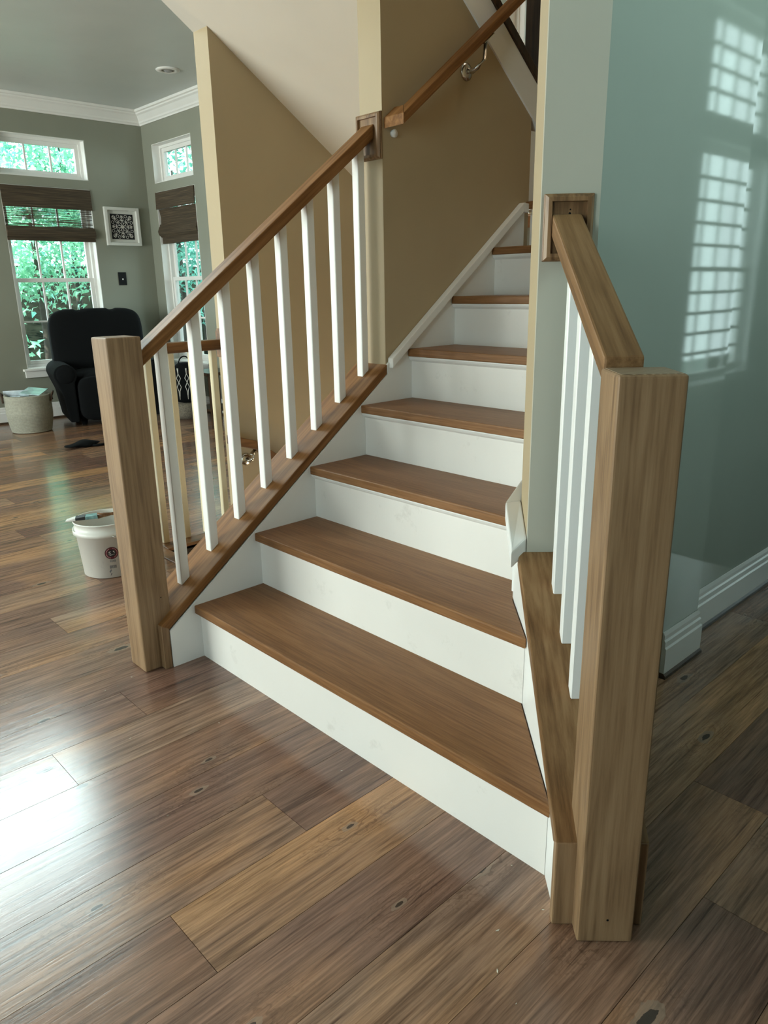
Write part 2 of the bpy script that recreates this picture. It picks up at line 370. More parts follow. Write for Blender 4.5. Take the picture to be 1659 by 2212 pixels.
# ================================================================== floor
OPX0, OPX1, OPY0 = -1.06, -0.15, 0.43           # basement stair opening in the floor
PW, PT = 0.1775, 0.010
fl = MB()
for a in ((-5.45, 2.95, -4.8, -1.7), (-5.45, OPX0, -1.7, 2.75), (OPX0, OPX1, -1.7, OPY0), (OPX1, 2.95, -1.7, 2.75), (1.0, 2.95, 2.75, 7.5)):
    fl.box(a[0], a[1], a[2], a[3], -0.16, -PT)
floor = struct(fl.build('floor', 'under'), 'plank floor of the hall and living room', 'floor')
KNOWN = {0: -0.613, -1: -0.273, -2: 0.15, -3: -0.98, -4: -0.58, -5: -0.309, -6: -0.86, -7: 0.02, -9: -0.262, 1: -0.86, 2: -0.95, 3: -0.70, 4: 0.18, 5: -0.35}
TONE = {(0, 1): 0.98, (0, 0): 0.12, (-1, 0): 0.62, (-1, 1): 0.18, (1, 1): 0.30, (2, 1): 0.72, (3, 1): 0.45, (-2, 1): 0.10, (-2, 0): 0.20, (-3, 1): 0.35, (-4, 1): 0.75, (-4, 0): 0.55}
rnd = random.Random(3)
PMESH = {}
def plank(x0, x1, y0, y1, tone=0.5):
    key = (round(x1 - x0, 3), round(y1 - y0, 3))
    if key not in PMESH:
        m = MB(); m.box(0, x1 - x0, 0, y1 - y0, -PT, 0)
        o = m.build('plank', 'plank', floor, (x0, y0, 0)); PMESH[key] = o.data; o.color = (tone, 0, 0, 1)
    else:
        o = bpy.data.objects.new('plank', PMESH[key]); COL.objects.link(o); o.parent = floor; o.location = (x0, y0, 0); o.color = (tone, 0, 0, 1)
NPL = 0
for j in range(-36, 11):
    x0 = 0.926 + PW * j; x1 = x0 + PW - 0.0012
    L = 1.22; ystart = (KNOWN[j] if j in KNOWN else rnd.uniform(0, L)); ystart -= L * math.ceil((ystart + 1.7) / L)
    ymax = 2.73 if x1 < 1.0 else 2.02
    y = ystart; ref_ = KNOWN.get(j, 0.0)
    while y < ymax:
        kk = int(round((y - ref_) / L)) + 1; tone = TONE.get((j, kk), rnd.random() ** 1.2)
        a, b = max(y, -1.75), min(y + L, ymax) - 0.0012; y += L
        if b - a < 0.02: continue
        spans = [(x0, x1, a, b)]
        # the stair stands on the floor: planks stop under its first riser
        if x0 >= OPX1 - 0.02 and x1 < 1.28:
            spans = [(x0, x1, a, min(b, 0.012))]
            if x1 > 1.1: spans.append((max(x0, 1.02), x1, max(a, 0.50), b))
        elif x0 < OPX1 and x1 > OPX0:                       # clip at the opening
            if b > OPY0 - 0.07:
                spans = [(x0, x1, a, min(b, OPY0 - 0.07))]
                if x0 < OPX0 - 0.09: spans.append((x0, OPX0 - 0.09, max(a, OPY0 - 0.07), b))
                if x1 > OPX1 + 0.01 and OPX1 + 0.01 > x0: pass
        for sx0, sx1, sy0, sy1 in spans:
            if sy1 - sy0 > 0.02 and sx1 - sx0 > 0.015: plank(sx0, sx1, sy0, sy1, tone); NPL += 1
m = MB(); m.box(-5.42, 2.85, -4.5, -1.752, -PT, 0); m.build('plank_field', 'plank', floor, kind='stuff')
m = MB(); m.box(1.02, 2.85, 2.021, 7.5, -PT, -0.001); m.build('added_matte_floor', plain('glare_stop_matte', (0.035, 0.030, 0.026), 0.95, spec=0.05), floor)  # unseen matte sheet added so floor glare stays off the hall wall
m = MB(); m.box(OPX0 - 0.088, OPX1 + 0.001, OPY0 - 0.068, OPY0, -0.026, 0.004, 0.004); m.build('floor_nosing', 'flatrail', floor)
m = MB(); m.box(OPX0 - 0.088, OPX0, OPY0 + 0.001, 0.884, -0.026, 0.004, 0.004); m.build('floor_nosing', 'flatrail', floor)

# ================================================================== walls
WAX = -5.42; WBY = 2.74
WA = [(1.335, 2.15, 0.49, 2.11), (1.335, 2.15, 2.19, 2.54), (-1.2, 1.40, 3.80, 4.76), (-1.2, 1.40, 5.12, 5.92), (-2.5, -0.9, 0.40, 2.15)]
struct(wall_cells('x', WAX - 0.16, WAX, -4.7, WBY + 0.16, -0.01, 6.3, WA).build('wall_left', 'sage'), 'sage wall with the double-hung window behind the recliner')
WB = [(-5.24, -4.49, 0.49, 2.11), (-5.24, -4.49, 2.19, 2.54), (-0.935, -0.15, 2.20, 3.30)]
struct(wall_cells('y', WBY, WBY + 0.16, WAX, 1.14, -0.01, 6.3, WB).build('wall_back', 'sage'), 'sage wall with the narrow window right of the framed art')
FR = [(-4.6, -1.2, 0.35, 2.75), (1.4, 2.7, 0.40, 2.40)]
struct(wall_cells('y', -4.7, -4.54, WAX, 3.01, -0.01, 6.3, FR).build('wall_front', 'sage'), 'sage front wall behind the camera')
HR = [(4.52, 6.10, 0.40, 2.16), (4.52, 6.10, 2.30, 3.02), (0.30, 1.90, 2.35, 3.35)]
struct(wall_cells('x', 2.85, 3.01, -4.7, 7.66, -0.01, 6.3, HR).build('wall_right', 'hallfar'), 'unseen hall wall darkened to cut bounce light, with the tall gridded window')
m = MB(); m.box(1.0, 2.85, 7.5, 7.66, -0.01, 6.3); struct(m.build('wall_hall_end', 'sage'), 'sage wall closing the far end of the hall')
# ochre stair wall (its end faces the camera), lower part goes down to the basement
m = MB(); m.prism_x([(0.885, -0.01), (0.885, 2.30), (1.00, 2.30), (2.0, 1.66), (2.738, 1.62), (2.738, -2.4), (1.2, -2.4), (1.2, -0.17), (0.885, -0.17)], -1.215, -1.10)
struct(m.build('wall_ochre', 'gold'), 'tan wall rising behind the left balusters under the sloped soffit')
m = MB(); m.box(-1.15, -1.1005, OPY0, 0.884, -2.4, -0.028); struct(m.build('wall_basement_left', 'gold'), 'tan basement wall below the floor opening')
m = MB(); m.box(OPX0, OPX1, OPY0 - 0.10, OPY0 - 0.005, -2.4, -0.17); struct(m.build('wall_basement_end', 'gold'), 'tan basement wall under the top landing edge')
# wall between the two flights
m = MB(); m.prism_x([(0.874, 0.86), (0.874, 2.53), (1.74, 1.877), (1.74, 1.50), (1.74, -2.4), (0.874, -2.4)], -0.115, 0.0)
struct(m.build('wall_between_flights', 'gold'), 'tan wall beside the upper treads with its end face to the camera')
m = MB(); m.prism_x([(-0.112, 0.0), (-0.112, 0.125), (0.872, 0.857), (0.872, 0.0)], -0.148, 0.0)
struct(m.build('wall_knee_left', 'gold'), 'low knee wall under the left sloping shoe rail')
m = MB(); m.box(-0.148, 0.0, 0.45, 0.872, -2.4, -0.001); struct(m.build('wall_basement_right', 'gold'), 'tan basement wall under the stair')
# right stair wall: stair face x = WR, 45 degree end, hall face x = W1X
uF = 0.988; uB = W1X * R2 + VC
pA = UVW(uF, VC); pB = (W1X, (uB + VC) / R2); pC = UVW(uF, uF - WR * R2)
WRT = 3.3
m = MB(); m.prism_z([(WR, 1.165), (WR, pC[1]), (WR + 0.03, pC[1] - 0.03 + 0.03), (W1X - 0.004, pB[1] + 0.004), (W1X - 0.004, 1.165)], 0.0, WRT)
struct(m.build('wall_stair_right', 'gold'), 'core of the wall on the right of the stair')
def skin(name, p, q, th, z0, z1, mat, lab):
    """a thin plastered face from p to q, th thick to the left of p->q"""
    d = (Vector(q) - Vector(p)).normalized(); nrm = Vector((-d.y, d.x)) * th
    mb = MB(); mb.prism_z([p, q, (q[0] + nrm.x, q[1] + nrm.y), (p[0] + nrm.x, p[1] + nrm.y)], z0, z1)
    return struct(mb.build(name, mat), lab)
ZS = 0.50
skin('wall_flare_side', pC, UVW(uF, VC + 0.0122), 0.012, ZS, WRT, 'gold', 'narrow cream wall edge left of the flared rail plate')
skin('wall_flare_end', pA, pB, 0.012, 0.0, WRT, 'endwall', 'pale sage wall end carrying the square rail plate')
skin('wall_hall_near', pB, (W1X, 1.165), 0.012, 0.0, WRT, 'hall', 'glossy sage hall wall reflecting a gridded window')
m = MB(); m.box(1.02, 1.085, 1.165, 7.5, 0.0, 6.3); struct(m.build('wall_hall_far', 'hall'), 'recessed sage hall wall at the right edge')
m = MB(); m.box(WR, 1.02, 1.165, 2.74, 0.0, 6.3); struct(m.build('wall_landing_right', 'gold'), 'wall right of the stair landing')
m = MB(); m.box(1.086, W1X - 0.0125, 1.11, 1.1655, 0.0, WRT); struct(m.build('wall_hall_return', 'hall'), 'short wall return between the two hall walls')
m = MB(); m.prism_z([UVW(SKU + 0.012, -1.076), UVW(1.125, -1.076), UVW(1.125, VC - 0.001), UVW(SKU + 0.012, VC - 0.001)], 0, 0.17)
m2 = MB()
def uvz(u, v, z): return (*UVW(u, v), z)
m.bm.free(); m = MB()
m.hexa([uvz(SKU + 0.012, -1.076, 0), uvz(1.125, -1.076, 0), uvz(1.125, VC, 0), uvz(SKU + 0.012, VC, 0)],
       [uvz(SKU + 0.012, -1.076, 0.172), uvz(1.125, -1.076, 0.172), uvz(1.125, VC, 0.515), uvz(SKU + 0.012, VC, 0.515)])
m2.bm.free()
struct(m.build('wall_knee_right', 'endwall'), 'low knee wall under the flared shoe rail')

# ceilings, soffit
CZ = 2.85
m = MB(); m.prism_z([(WAX, 1.385), (-3.2, 0.740), (-1.216, 0.15), (-1.216, 2.74), (WAX, 2.74)], CZ, CZ + 0.30)
struct(m.build('ceiling', 'livceil'), 'pale ceiling of the living room', 'ceiling')
m = MB(); m.prism_z([(WAX, 1.385), (-3.2, 0.740), (-1.216, 0.15), (-1.216, 0.27), (-3.2, 0.860), (WAX, 1.505)], CZ + 0.30, 6.3)
struct(m.build('wall_gallery', 'sage'), 'upper wall above the living room ceiling edge')
def sof(y): return 2.27 - 0.655 * (y - 0.885)
m = MB(); m.prism_x([(-1.0, sof(-1.0)), (2.0, sof(2.0)), (2.738, sof(2.0)), (2.738, sof(2.0) + 0.02), (2.0, sof(2.0) + 0.03), (-1.0, sof(-1.0) + 0.03)], -1.215, -0.1155)
struct(m.build('ceiling_soffit', 'ceiling'), 'sloped plaster soffit under the upper flight', 'ceiling')
m = MB(); m.box(WAX - 0.16, 3.01, -4.7, 7.66, 6.3, 6.45); struct(m.build('ceiling_upper', 'ceiling'), 'high ceiling above the hall', 'ceiling')
m = MB(); m.box(-1.3, 0.1, 0.2, 2.9, -2.5, -2.4); struct(m.build('floor_basement', 'under'), 'basement floor at the foot of the lower stair', 'floor')
m = MB(); m.box(OPX0, OPX1, 2.738, 2.85, -2.4, 1.06); struct(m.build('wall_basement_back', 'gold'), 'tan wall at the back of the basement stair')

# ================================================================== staircase
st = thing('staircase', 'oak stained staircase with white risers and flared bottom treads', 'staircase', (0.5, 0, 0))
def SP(mb, name, mat, **k):      # staircase part, coordinates given in world space
    mb.rot(Matrix.Translation((-0.5, 0, 0))); return mb.build(name, mat, st, **k)
def xr(y, gap=0.0): return (WR - 0.012 if y > SKU * R2 - WR else SKU * R2 - y) - gap
for k in range(1, 8):
    y0, y1, z1 = (k - 1) * RUN - NOSE, k * RUN + 0.012, k * RI
    yc = SKU * R2 - WR
    poly = [(0.011, y0), (xr(y0, 0.003), y0)]
    if y0 < yc < y1: poly.append((WR - 0.003, yc))
    poly += [(xr(y1, 0.003), y1), (0.011, y1)]
    SP(MB().prism_z(poly, z1 - 0.029, z1, 0.0045, 3), 'tread', 'tread')
    ry = (k - 1) * RUN
    poly = [(0.011, ry), (xr(ry, 0.001), ry), (xr(ry + 0.018, 0.001), ry + 0.018), (0.011, ry + 0.018)]
    SP(MB().prism_z(poly, (k - 1) * RI, z1 - 0.029), 'riser', 'riser')
    if k >= 2:
        h = 0.019 if k >= 3 else 0.009; d = 0.016 if k >= 3 else 0.008
        prof = [(ry, z1 - 0.0295), (ry - d, z1 - 0.0295), (ry - d, z1 - 0.033), (ry - d * 0.75, z1 - 0.0295 - h * 0.55), (ry - d * 0.3, z1 - 0.0295 - h * 0.85), (ry, z1 - 0.0295 - h)]
        SP(MB().prism_x(prof, 0.011, xr(ry - d, 0.003)), 'cove_moulding', 'white')
ry = 7 * RUN
SP(MB().box(0.001, WR - 0.001, ry, ry + 0.018, 7 * RI, 8 * RI - 0.03), 'riser', 'riser')
SP(MB().prism_x([(ry, 8 * RI - 0.0305), (ry - 0.016, 8 * RI - 0.0305), (ry - 0.012, 8 * RI - 0.042), (ry, 8 * RI - 0.05)], 0.002, WR - 0.003), 'cove_moulding', 'white')
SP(MB().box(0.011, WR - 0.002, ry - NOSE - 0.03, ry + 0.10, 8 * RI - 0.03, 8 * RI, 0.0045, 3), 'landing_nosing', 'tread')
SP(MB().box(0.001, WR - 0.002, ry + 0.102, 2.737, 8 * RI - 0.16, 8 * RI), 'landing', 'tread')
# left skirt board (stair side of the left knee wall and wall)
SP(MB().prism_x([(-0.112, 0.0), (-0.112, 0.128), (0.874, 0.862), (0.874, 0.898), (1.70, 1.51), (1.70, 1.10), (0.30, 0.0)], 0.0005, 0.0105), 'skirt_board', 'white')
# right skirt board on the 45 degree knee wall
mb = MB()
mb.hexa([uvz(SKU, -1.076, 0), uvz(SKU + 0.0118, -1.076, 0), uvz(SKU + 0.0118, VC + 0.12, 0), uvz(SKU, VC + 0.12, 0)],
        [uvz(SKU, -1.076, 0.172), uvz(SKU + 0.0118, -1.076, 0.172), uvz(SKU + 0.0118, VC + 0.12, 0.172 + 0.676 * 0.618), uvz(SKU, VC + 0.12, 0.172 + 0.676 * 0.618)])
SP(mb, 'skirt_board', 'white')
SP(MB().prism_x([(0.40, 0.4), (0.40, 0.61), (1.70, 1.585), (1.70, 1.2)], WR - 0.012, WR - 0.0005), 'skirt_board', 'white')
# white wall caps: left one, and the one that wraps the right wall end
cz = lambda y: 0.919 + 0.7515 * (y - 0.882)
SP(MB().hexa([(0.001, 0.884, cz(0.884) - 0.036), (0.030, 0.884, cz(0.884) - 0.036), (0.030, 1.672, cz(1.672) - 0.036), (0.001, 1.672, cz(1.672) - 0.036)],
             [(0.001, 0.884, cz(0.884)), (0.030, 0.884, cz(0.884)), (0.030, 1.672, cz(1.672)), (0.001, 1.672, cz(1.672))], 0.003), 'cap_moulding', 'white')
SP(MB().hexa([(0.001, 1.6725, 1.476), (0.030, 1.6725, 1.476), (0.030, 1.705, 1.474), (0.001, 1.705, 1.474)],
             [(0.001, 1.6725, 1.513), (0.030, 1.6725, 1.513), (0.030, 1.705, 1.511), (0.001, 1.705, 1.511)], 0.003), 'cap_moulding', 'white')
za = lambda v: 0.568 + 0.60 * (v + 0.545)
vb = uF - WR * R2
mb = MB()
mb.hexa([uvz(0.945, -0.555, za(-0.555) - 0.042), uvz(0.9875, -0.515, za(-0.515) - 0.042), uvz(0.9875, vb, za(vb) - 0.042), uvz(0.945, vb - 0.018, za(vb) - 0.042)],
        [uvz(0.945, -0.555, za(-0.555)), uvz(0.9875, -0.515, za(-0.515)), uvz(0.9875, vb, za(vb)), uvz(0.945, vb - 0.018, za(vb))], 0.004)
SP(mb, 'cap_moulding', 'white')
zb = lambda y: za(vb) + 0.757 * (y - pC[1])
cx0, cy0 = UVW(0.945, vb - 0.018)
SP(MB().hexa([(cx0, cy0, za(vb) - 0.042), (WR - 0.001, pC[1], zb(pC[1]) - 0.042), (WR - 0.001, 1.69, zb(1.69) - 0.042), (cx0, 1.69, zb(1.69) - 0.042)],
             [(cx0, cy0, za(vb)), (WR - 0.001, pC[1], zb(pC[1])), (WR - 0.001, 1.69, zb(1.69)), (cx0, 1.69, zb(1.69))], 0.003), 'cap_moulding', 'white')

# ---- upper flight seen above the left wall
uf = thing('upper_flight', 'upper stair flight with white stringer and brown shoe rising back over the left wall', 'staircase', (-0.5, 1.3, 1.9))
def UP(mb, name, mat, **k): mb.rot(Matrix.Translation((0.5, -1.3, -1.9))); return mb.build(name, mat, uf, **k)
lb = lambda y: 1.855 + 0.754 * (1.729 - y)
UP(MB().prism_x([(1.80, lb(1.80)), (1.80, lb(1.80) + 0.145), (0.88, lb(0.88) + 0.145), (0.88, lb(0.88))], -0.10, 0.008, 0.002), 'stringer', 'white')
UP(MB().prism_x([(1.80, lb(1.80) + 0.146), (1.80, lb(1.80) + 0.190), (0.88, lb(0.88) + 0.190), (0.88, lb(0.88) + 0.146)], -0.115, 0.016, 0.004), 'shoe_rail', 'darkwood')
UP(MB().box(-1.09, 0.0, 2.105, 2.737, 8 * RI - 0.02, 8 * RI), 'landing', 'tread')
for k in range(7):
    yk = 2.10 - k * RUN
    UP(MB().box(-1.09, -0.117, yk - RUN, yk + NOSE, 1.70 + k * RI - 0.029, 1.70 + k * RI, 0.004), 'tread', 'tread')
    UP(MB().box(-1.09, -0.117, yk - 0.018, yk, 1.70 + (k - 1) * RI, 1.70 + k * RI - 0.029), 'riser', 'white')
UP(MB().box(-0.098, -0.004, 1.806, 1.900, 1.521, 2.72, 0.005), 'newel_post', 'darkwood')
m = MB(); m.box(-0.06, -0.001, 1.7405, 1.775, 1.522, 1.80); struct(m.build('trim_1', 'white'), 'thin white trim at the end of the wall between the flights', 'trim')

# ================================================================== railings
def bal(parent, off, x0, x1, y0, y1, zb0, zb1, zt0, zt1, mat='balus'):
    mb = MB(); mb.hexa([(x0, y0, zb0), (x1, y0, zb0), (x1, y1, zb1), (x0, y1, zb1)], [(x0, y0, zt0), (x1, y0, zt0), (x1, y1, zt1), (x0, y1, zt1)], 0.002, 1)
    mb.rot(Matrix.Translation([-c for c in off])); return mb.build('baluster', mat, parent)
def rosette(parent, off, cx, w, z0, z1, yface, hole=False):
    """plate lying on the plane y = yface (facing -y): mitred frame, inner panel"""
    T = Matrix.Translation([-c for c in off]); f = 0.016; x0, x1 = cx - w / 2, cx + w / 2
    mb = MB(); mb.box(x0, x1, yface - 0.007, yface, z0, z1, 0.0015, 1); mb.rot(T); pl = mb.build('rosette', 'block', parent)
    mb = MB()
    o = [(x0 + 0.002, z0 + 0.002), (x1 - 0.002, z0 + 0.002), (x1 - 0.002, z1 - 0.002), (x0 + 0.002, z1 - 0.002)]
    i = [(x0 + f, z0 + f), (x1 - f, z0 + f), (x1 - f, z1 - f), (x0 + f, z1 - f)]
    md = [((a[0] * 0.55 + b_[0] * 0.45), (a[1] * 0.55 + b_[1] * 0.45)) for a, b_ in zip(o, i)]
    for q in range(4):
        r = (q + 1) % 4; v = mb.bm.verts.new
        prof = [(o, -0.007), (o, -0.011), (md, -0.017), (i, -0.0175), (i, -0.007)]
        A = [v((pp[q][0], yface + d, pp[q][1])) for pp, d in prof]; B = [v((pp[r][0], yface + d, pp[r][1])) for pp, d in prof]
        for s_ in range(len(prof) - 1): mb.bm.faces.new((A[s_], A[s_ + 1], B[s_ + 1], B[s_]))
    mb.rot(T); mb.build('frame_moulding', 'block', pl)
    if hole:
        mb = MB(); mb.lathe([(0.0026, 0), (0.0026, 0.0006)], 12, (cx + 0.002, yface - 0.0078, z1 - 0.040), axis='Y'); mb.lathe([(0.0016, 0), (0.0016, 0.0006)], 12, (cx + 0.003, yface - 0.0078, z1 - 0.032), axis='Y')
        mb.rot(T); mb.build('screw_hole', 'black', pl)
    return pl
# ---- left railing
offL = (-0.07, -0.14, 0.0)
rl = thing('stair_railing', 'left stair railing with eight white balusters, brown newel by the paint bucket', 'railing', offL)
def RL(mb, name, mat, parent=None): mb.rot(Matrix.Translation([-c for c in offL])); return mb.build(name, mat, parent or rl)
nl = RL(MB().box(-0.120, -0.018, -0.196, -0.090, 0.0, 1.055, 0.006, 3), 'newel_post', 'newel')
RL(MB().lathe([(0.0022, 0), (0.0022, 0.0006)], 10, (-0.0185, -0.118, 0.24), axis='X'), 'nail_hole', 'black', nl)
sh = lambda y: 0.155 + 0.739 * (y + 0.133)
RL(MB().prism_x([(-0.139, 0.0), (-0.139, 0.150), (-0.113, 0.169), (-0.113, 0.0)], -0.163, 0.008, 0.003), 'end_board', 'newel')
RL(MB().prism_x([(-0.1385, 0.151), (-0.1125, 0.169 - 0.034), (0.873, sh(0.873) - 0.036), (0.873, sh(0.873))], -0.163, 0.0085, 0.003), 'shoe_rail', 'rail')
hz = lambda y: 1.017 + 0.7516 * (y + 0.08)
RL(MB().prism_x([(-0.0895, hz(-0.0895) - 0.047), (-0.0895, hz(-0.0895)), (0.8665, hz(0.8665)), (0.8665, hz(0.8665) - 0.047)], -0.100, -0.034, 0.004, 2), 'handrail', 'rail')
for k in range(8):
    y = -0.003 + 0.1185 * k
    bal(rl, offL, -0.094, -0.061, y - 0.0155, y + 0.0155, sh(y - 0.0155) - 0.001, sh(y + 0.0155) - 0.001, hz(y - 0.0155) - 0.046, hz(y + 0.0155) - 0.046)
rosette(rl, offL, -0.062, 0.128, 1.613, 1.765, 0.8735)
# ---- right flared railing, in the frame turned by 45 degrees
offR = (1.057, -1.09, 0.0)
rp_ = UVW(offR[0], offR[1])
rR = thing('stair_railing', 'right flared railing with three white balusters and the big front newel post', 'railing', (rp_[0], rp_[1], 0), PI / 4)
def RR(mb, name, mat, parent=None): mb.rot(Matrix.Translation([-c for c in offR])); return mb.build(name, mat, parent or rR)
nr = RR(MB().box(1.0055, 1.109, -1.140, -1.037, 0.0, 1.052, 0.006, 3), 'newel_post', 'newel')
RR(MB().lathe([(0.0022, 0), (0.0022, 0.0006)], 10, (1.060, -1.1405, 0.052), axis='Y'), 'nail_hole', 'black', nr)
def endgrain():
    m, n, l, b = nt('newel_end_grain'); tc = n.new('ShaderNodeTexCoord'); mp = n.new('ShaderNodeMapping'); mp.inputs['Location'].default_value = (0.09, 0.16, 0)
    l.new(tc.outputs['Object'], mp.inputs['Vector']); w = n.new('ShaderNodeTexWave'); w.wave_type = 'RINGS'; w.rings_direction = 'Z'; w.inputs['Scale'].default_value = 42; w.inputs['Distortion'].default_value = 1.2; w.inputs['Detail'].default_value = 2
    l.new(mp.outputs[0], w.inputs['Vector']); r = ramp(n, [(0.15, (0.13, 0.078, 0.042)), (0.75, (0.25, 0.165, 0.095)), (0.97, (0.42, 0.32, 0.21))]); l.new(w.outputs['Fac'], r.inputs['Fac']); l.new(r.outputs['Color'], b.inputs['Base Color']); b.inputs['Roughness'].default_value = 0.45; return m
RR(MB().box(1.0105, 1.104, -1.135, -1.042, 1.0515, 1.0526), 'end_grain', endgrain(), nr)
s2_ = lambda v: 0.192 + 0.622 * (v + 1.10)
RR(MB().prism_x([(-1.100, 0.0), (-1.100, 0.188), (-1.076, 0.203), (-1.076, 0.0)], 0.9665, 1.138, 0.003), 'end_board', 'newel')
RR(MB().prism_x([(-1.0995, 0.189), (-1.0755, 0.204 - 0.033), (VC - 0.001, s2_(VC) - 0.036), (VC - 0.001, s2_(VC))], 0.9660, 1.1385, 0.003), 'shoe_rail', 'railr')
h2 = lambda v: 1.316 + 0.503 * (v + 0.545)
RR(MB().prism_x([(-1.0365, h2(-1.0365) - 0.043), (-1.0365, h2(-1.0365)), (-0.528, h2(-0.528)), (-0.528, h2(-0.528) - 0.043)], 1.010, 1.074, 0.004, 2), 'handrail', 'railr')
for k in range(3):
    v = -0.842 + 0.1135 * k
    bal(rR, offR, 1.0355, 1.0665, v - 0.0135, v + 0.0135, s2_(v - 0.0135) - 0.001, s2_(v + 0.0135) - 0.001, h2(v - 0.0135) - 0.042, h2(v + 0.0135) - 0.042)
rosette(rR, offR, 1.046, 0.107, 1.228, 1.365, VC - 0.001, True)
# ---- level guard railing of the basement stair
offG = (-1.14, 0.34, 0.0)
rg = thing('guard_railing', 'level guard railing with balusters coloured as if lamplit beside the basement stair opening', 'railing', offG)
def RG(mb, name, mat, parent=None): mb.rot(Matrix.Translation([-c for c in offG])); return mb.build(name, mat, parent or rg)
RG(MB().box(-1.19, -1.10, 0.27, 0.36, 0.0045, 0.985, 0.005), 'newel_post', 'newel')
RG(MB().box(-1.187, -1.128, 0.361, 0.868, 0.902, 0.950, 0.004), 'handrail', 'flatrail')
for y in (0.470, 0.585, 0.700, 0.812):
    bal(rg, offG, -1.168, -1.138, y - 0.015, y + 0.015, 0.0045, 0.0045, 0.903, 0.903, 'cream')  # this tint carries the basement lamp's warm light
RG(MB().prism_y([(-1.205, 0.862), (-1.11, 0.862), (-1.11, 0.985), (-1.125, 1.0), (-1.19, 1.0), (-1.205, 0.985)], 0.868, 0.8845, 0.003), 'rosette', 'flatrail')
# ---- wall-mounted grab rail over the upper treads
offW = (0.0, 0.90, 1.74)
gw = thing('wall_handrail', 'brown wall-mounted handrail on nickel brackets climbing the brown stair wall', 'handrail', offW)
def GW(mb, name, mat, parent=None): mb.rot(Matrix.Translation([-c for c in offW])); return mb.build(name, mat, parent or gw)
gz = lambda y: 1.901 + 0.768 * (y - 1.085)
yA = 0.881; hR = 0.045
GW(MB().hexa([(0.001, yA, gz(yA) - hR + 0.010), (0.1005, yA, gz(yA) - hR + 0.010), (0.048, yA + 0.052, gz(yA + 0.052) - hR), (0.001, yA + 0.052, gz(yA + 0.052) - hR)],
             [(0.001, yA, gz(yA)), (0.1005, yA, gz(yA)), (0.048, yA + 0.052, gz(yA + 0.052)), (0.001, yA + 0.052, gz(yA + 0.052))], 0.003), 'rail_return', 'rail')
GW(MB().hexa([(0.1005, yA + 0.0005, gz(yA) - hR + 0.010), (0.1005, 1.95, gz(1.95) - hR), (0.048, 1.95, gz(1.95) - hR), (0.048, yA + 0.0525, gz(yA + 0.052) - hR)],
             [(0.1005, yA + 0.0005, gz(yA)), (0.1005, 1.95, gz(1.95)), (0.048, 1.95, gz(1.95)), (0.048, yA + 0.0525, gz(yA + 0.052))], 0.004), 'rail', 'rail')
GW(MB().lathe([(0.0, 0.0), (0.012, 0.0), (0.014, 0.012), (0.0, 0.016)], 16, (0.0, 0.925, 1.698), axis='X'), 'wall_bumper', 'white')
def bracket(parent, T, y, z, zr, wallx=0.0, rx=0.079, loc='bracket'):
    mb = MB(); mb.lathe([(0.031, 0.001), (0.031, 0.004), (0.022, 0.008), (0.012, 0.012), (0.0, 0.012)], 24, (wallx, y, z), axis='X'); mb.rot(T); b_ = mb.build('bracket', 'steel', parent)
    mb = MB(); mb.tube([(wallx + 0.008, y, z + 0.004), (wallx + 0.032, y, z - 0.004), (wallx + 0.055, y + 0.003, z + 0.006), (wallx + rx, y + 0.010, z + 0.028), (wallx + rx, y + 0.016, zr)], [0.010, 0.009, 0.008, 0.007, 0.007], 10); mb.rot(T); mb.build('bracket_arm', 'steel', b_)
    mb = MB(); mb.hexa([(wallx + rx - 0.014, y - 0.006, zr - 0.018), (wallx + rx + 0.014, y - 0.006, zr - 0.018), (wallx + rx + 0.014, y + 0.05, zr + 0.024), (wallx + rx - 0.014, y + 0.05, zr + 0.024)],
                       [(wallx + rx - 0.014, y - 0.006, zr - 0.015), (wallx + rx + 0.014, y - 0.006, zr - 0.015), (wallx + rx + 0.014, y + 0.05, zr + 0.027), (wallx + rx - 0.014, y + 0.05, zr + 0.027)]); mb.rot(T); mb.build('saddle', 'steel', b_)
bracket(gw, Matrix.Translation([-c for c in offW]), 1.317, 1.953, gz(1.333) - 0.046)
# ---- basement handrail
offB = (-1.1, 0.90, 0.42)
gb = thing('wall_handrail', 'short brown handrail going down the tan wall of the basement stair', 'handrail', offB)
def GB(mb, name, mat, parent=None): mb.rot(Matrix.Translation([-c for c in offB])); return mb.build(name, mat, parent or gb)
bz = lambda y: 0.452 - 0.72 * (y - 0.945)
GB(MB().hexa([(-1.065, 0.80, 0.455), (-1.015, 0.80, 0.455), (-1.015, 0.944, 0.408), (-1.065, 0.944, 0.408)], [(-1.065, 0.80, 0.500), (-1.015, 0.80, 0.500), (-1.015, 0.944, 0.455), (-1.065, 0.944, 0.455)], 0.004), 'rail_return', 'flatrail')
GB(MB().prism_x([(0.9445, bz(0.9445) - 0.047), (0.9445, bz(0.9445)), (2.2, bz(2.2)), (2.2, bz(2.2) - 0.047)], -1.065, -1.015, 0.004), 'rail', 'flatrail')
bracket(gb, Matrix.Translation([-c for c in offB]), 0.925, 0.350, 0.402, wallx=-1.0995, rx=0.058)
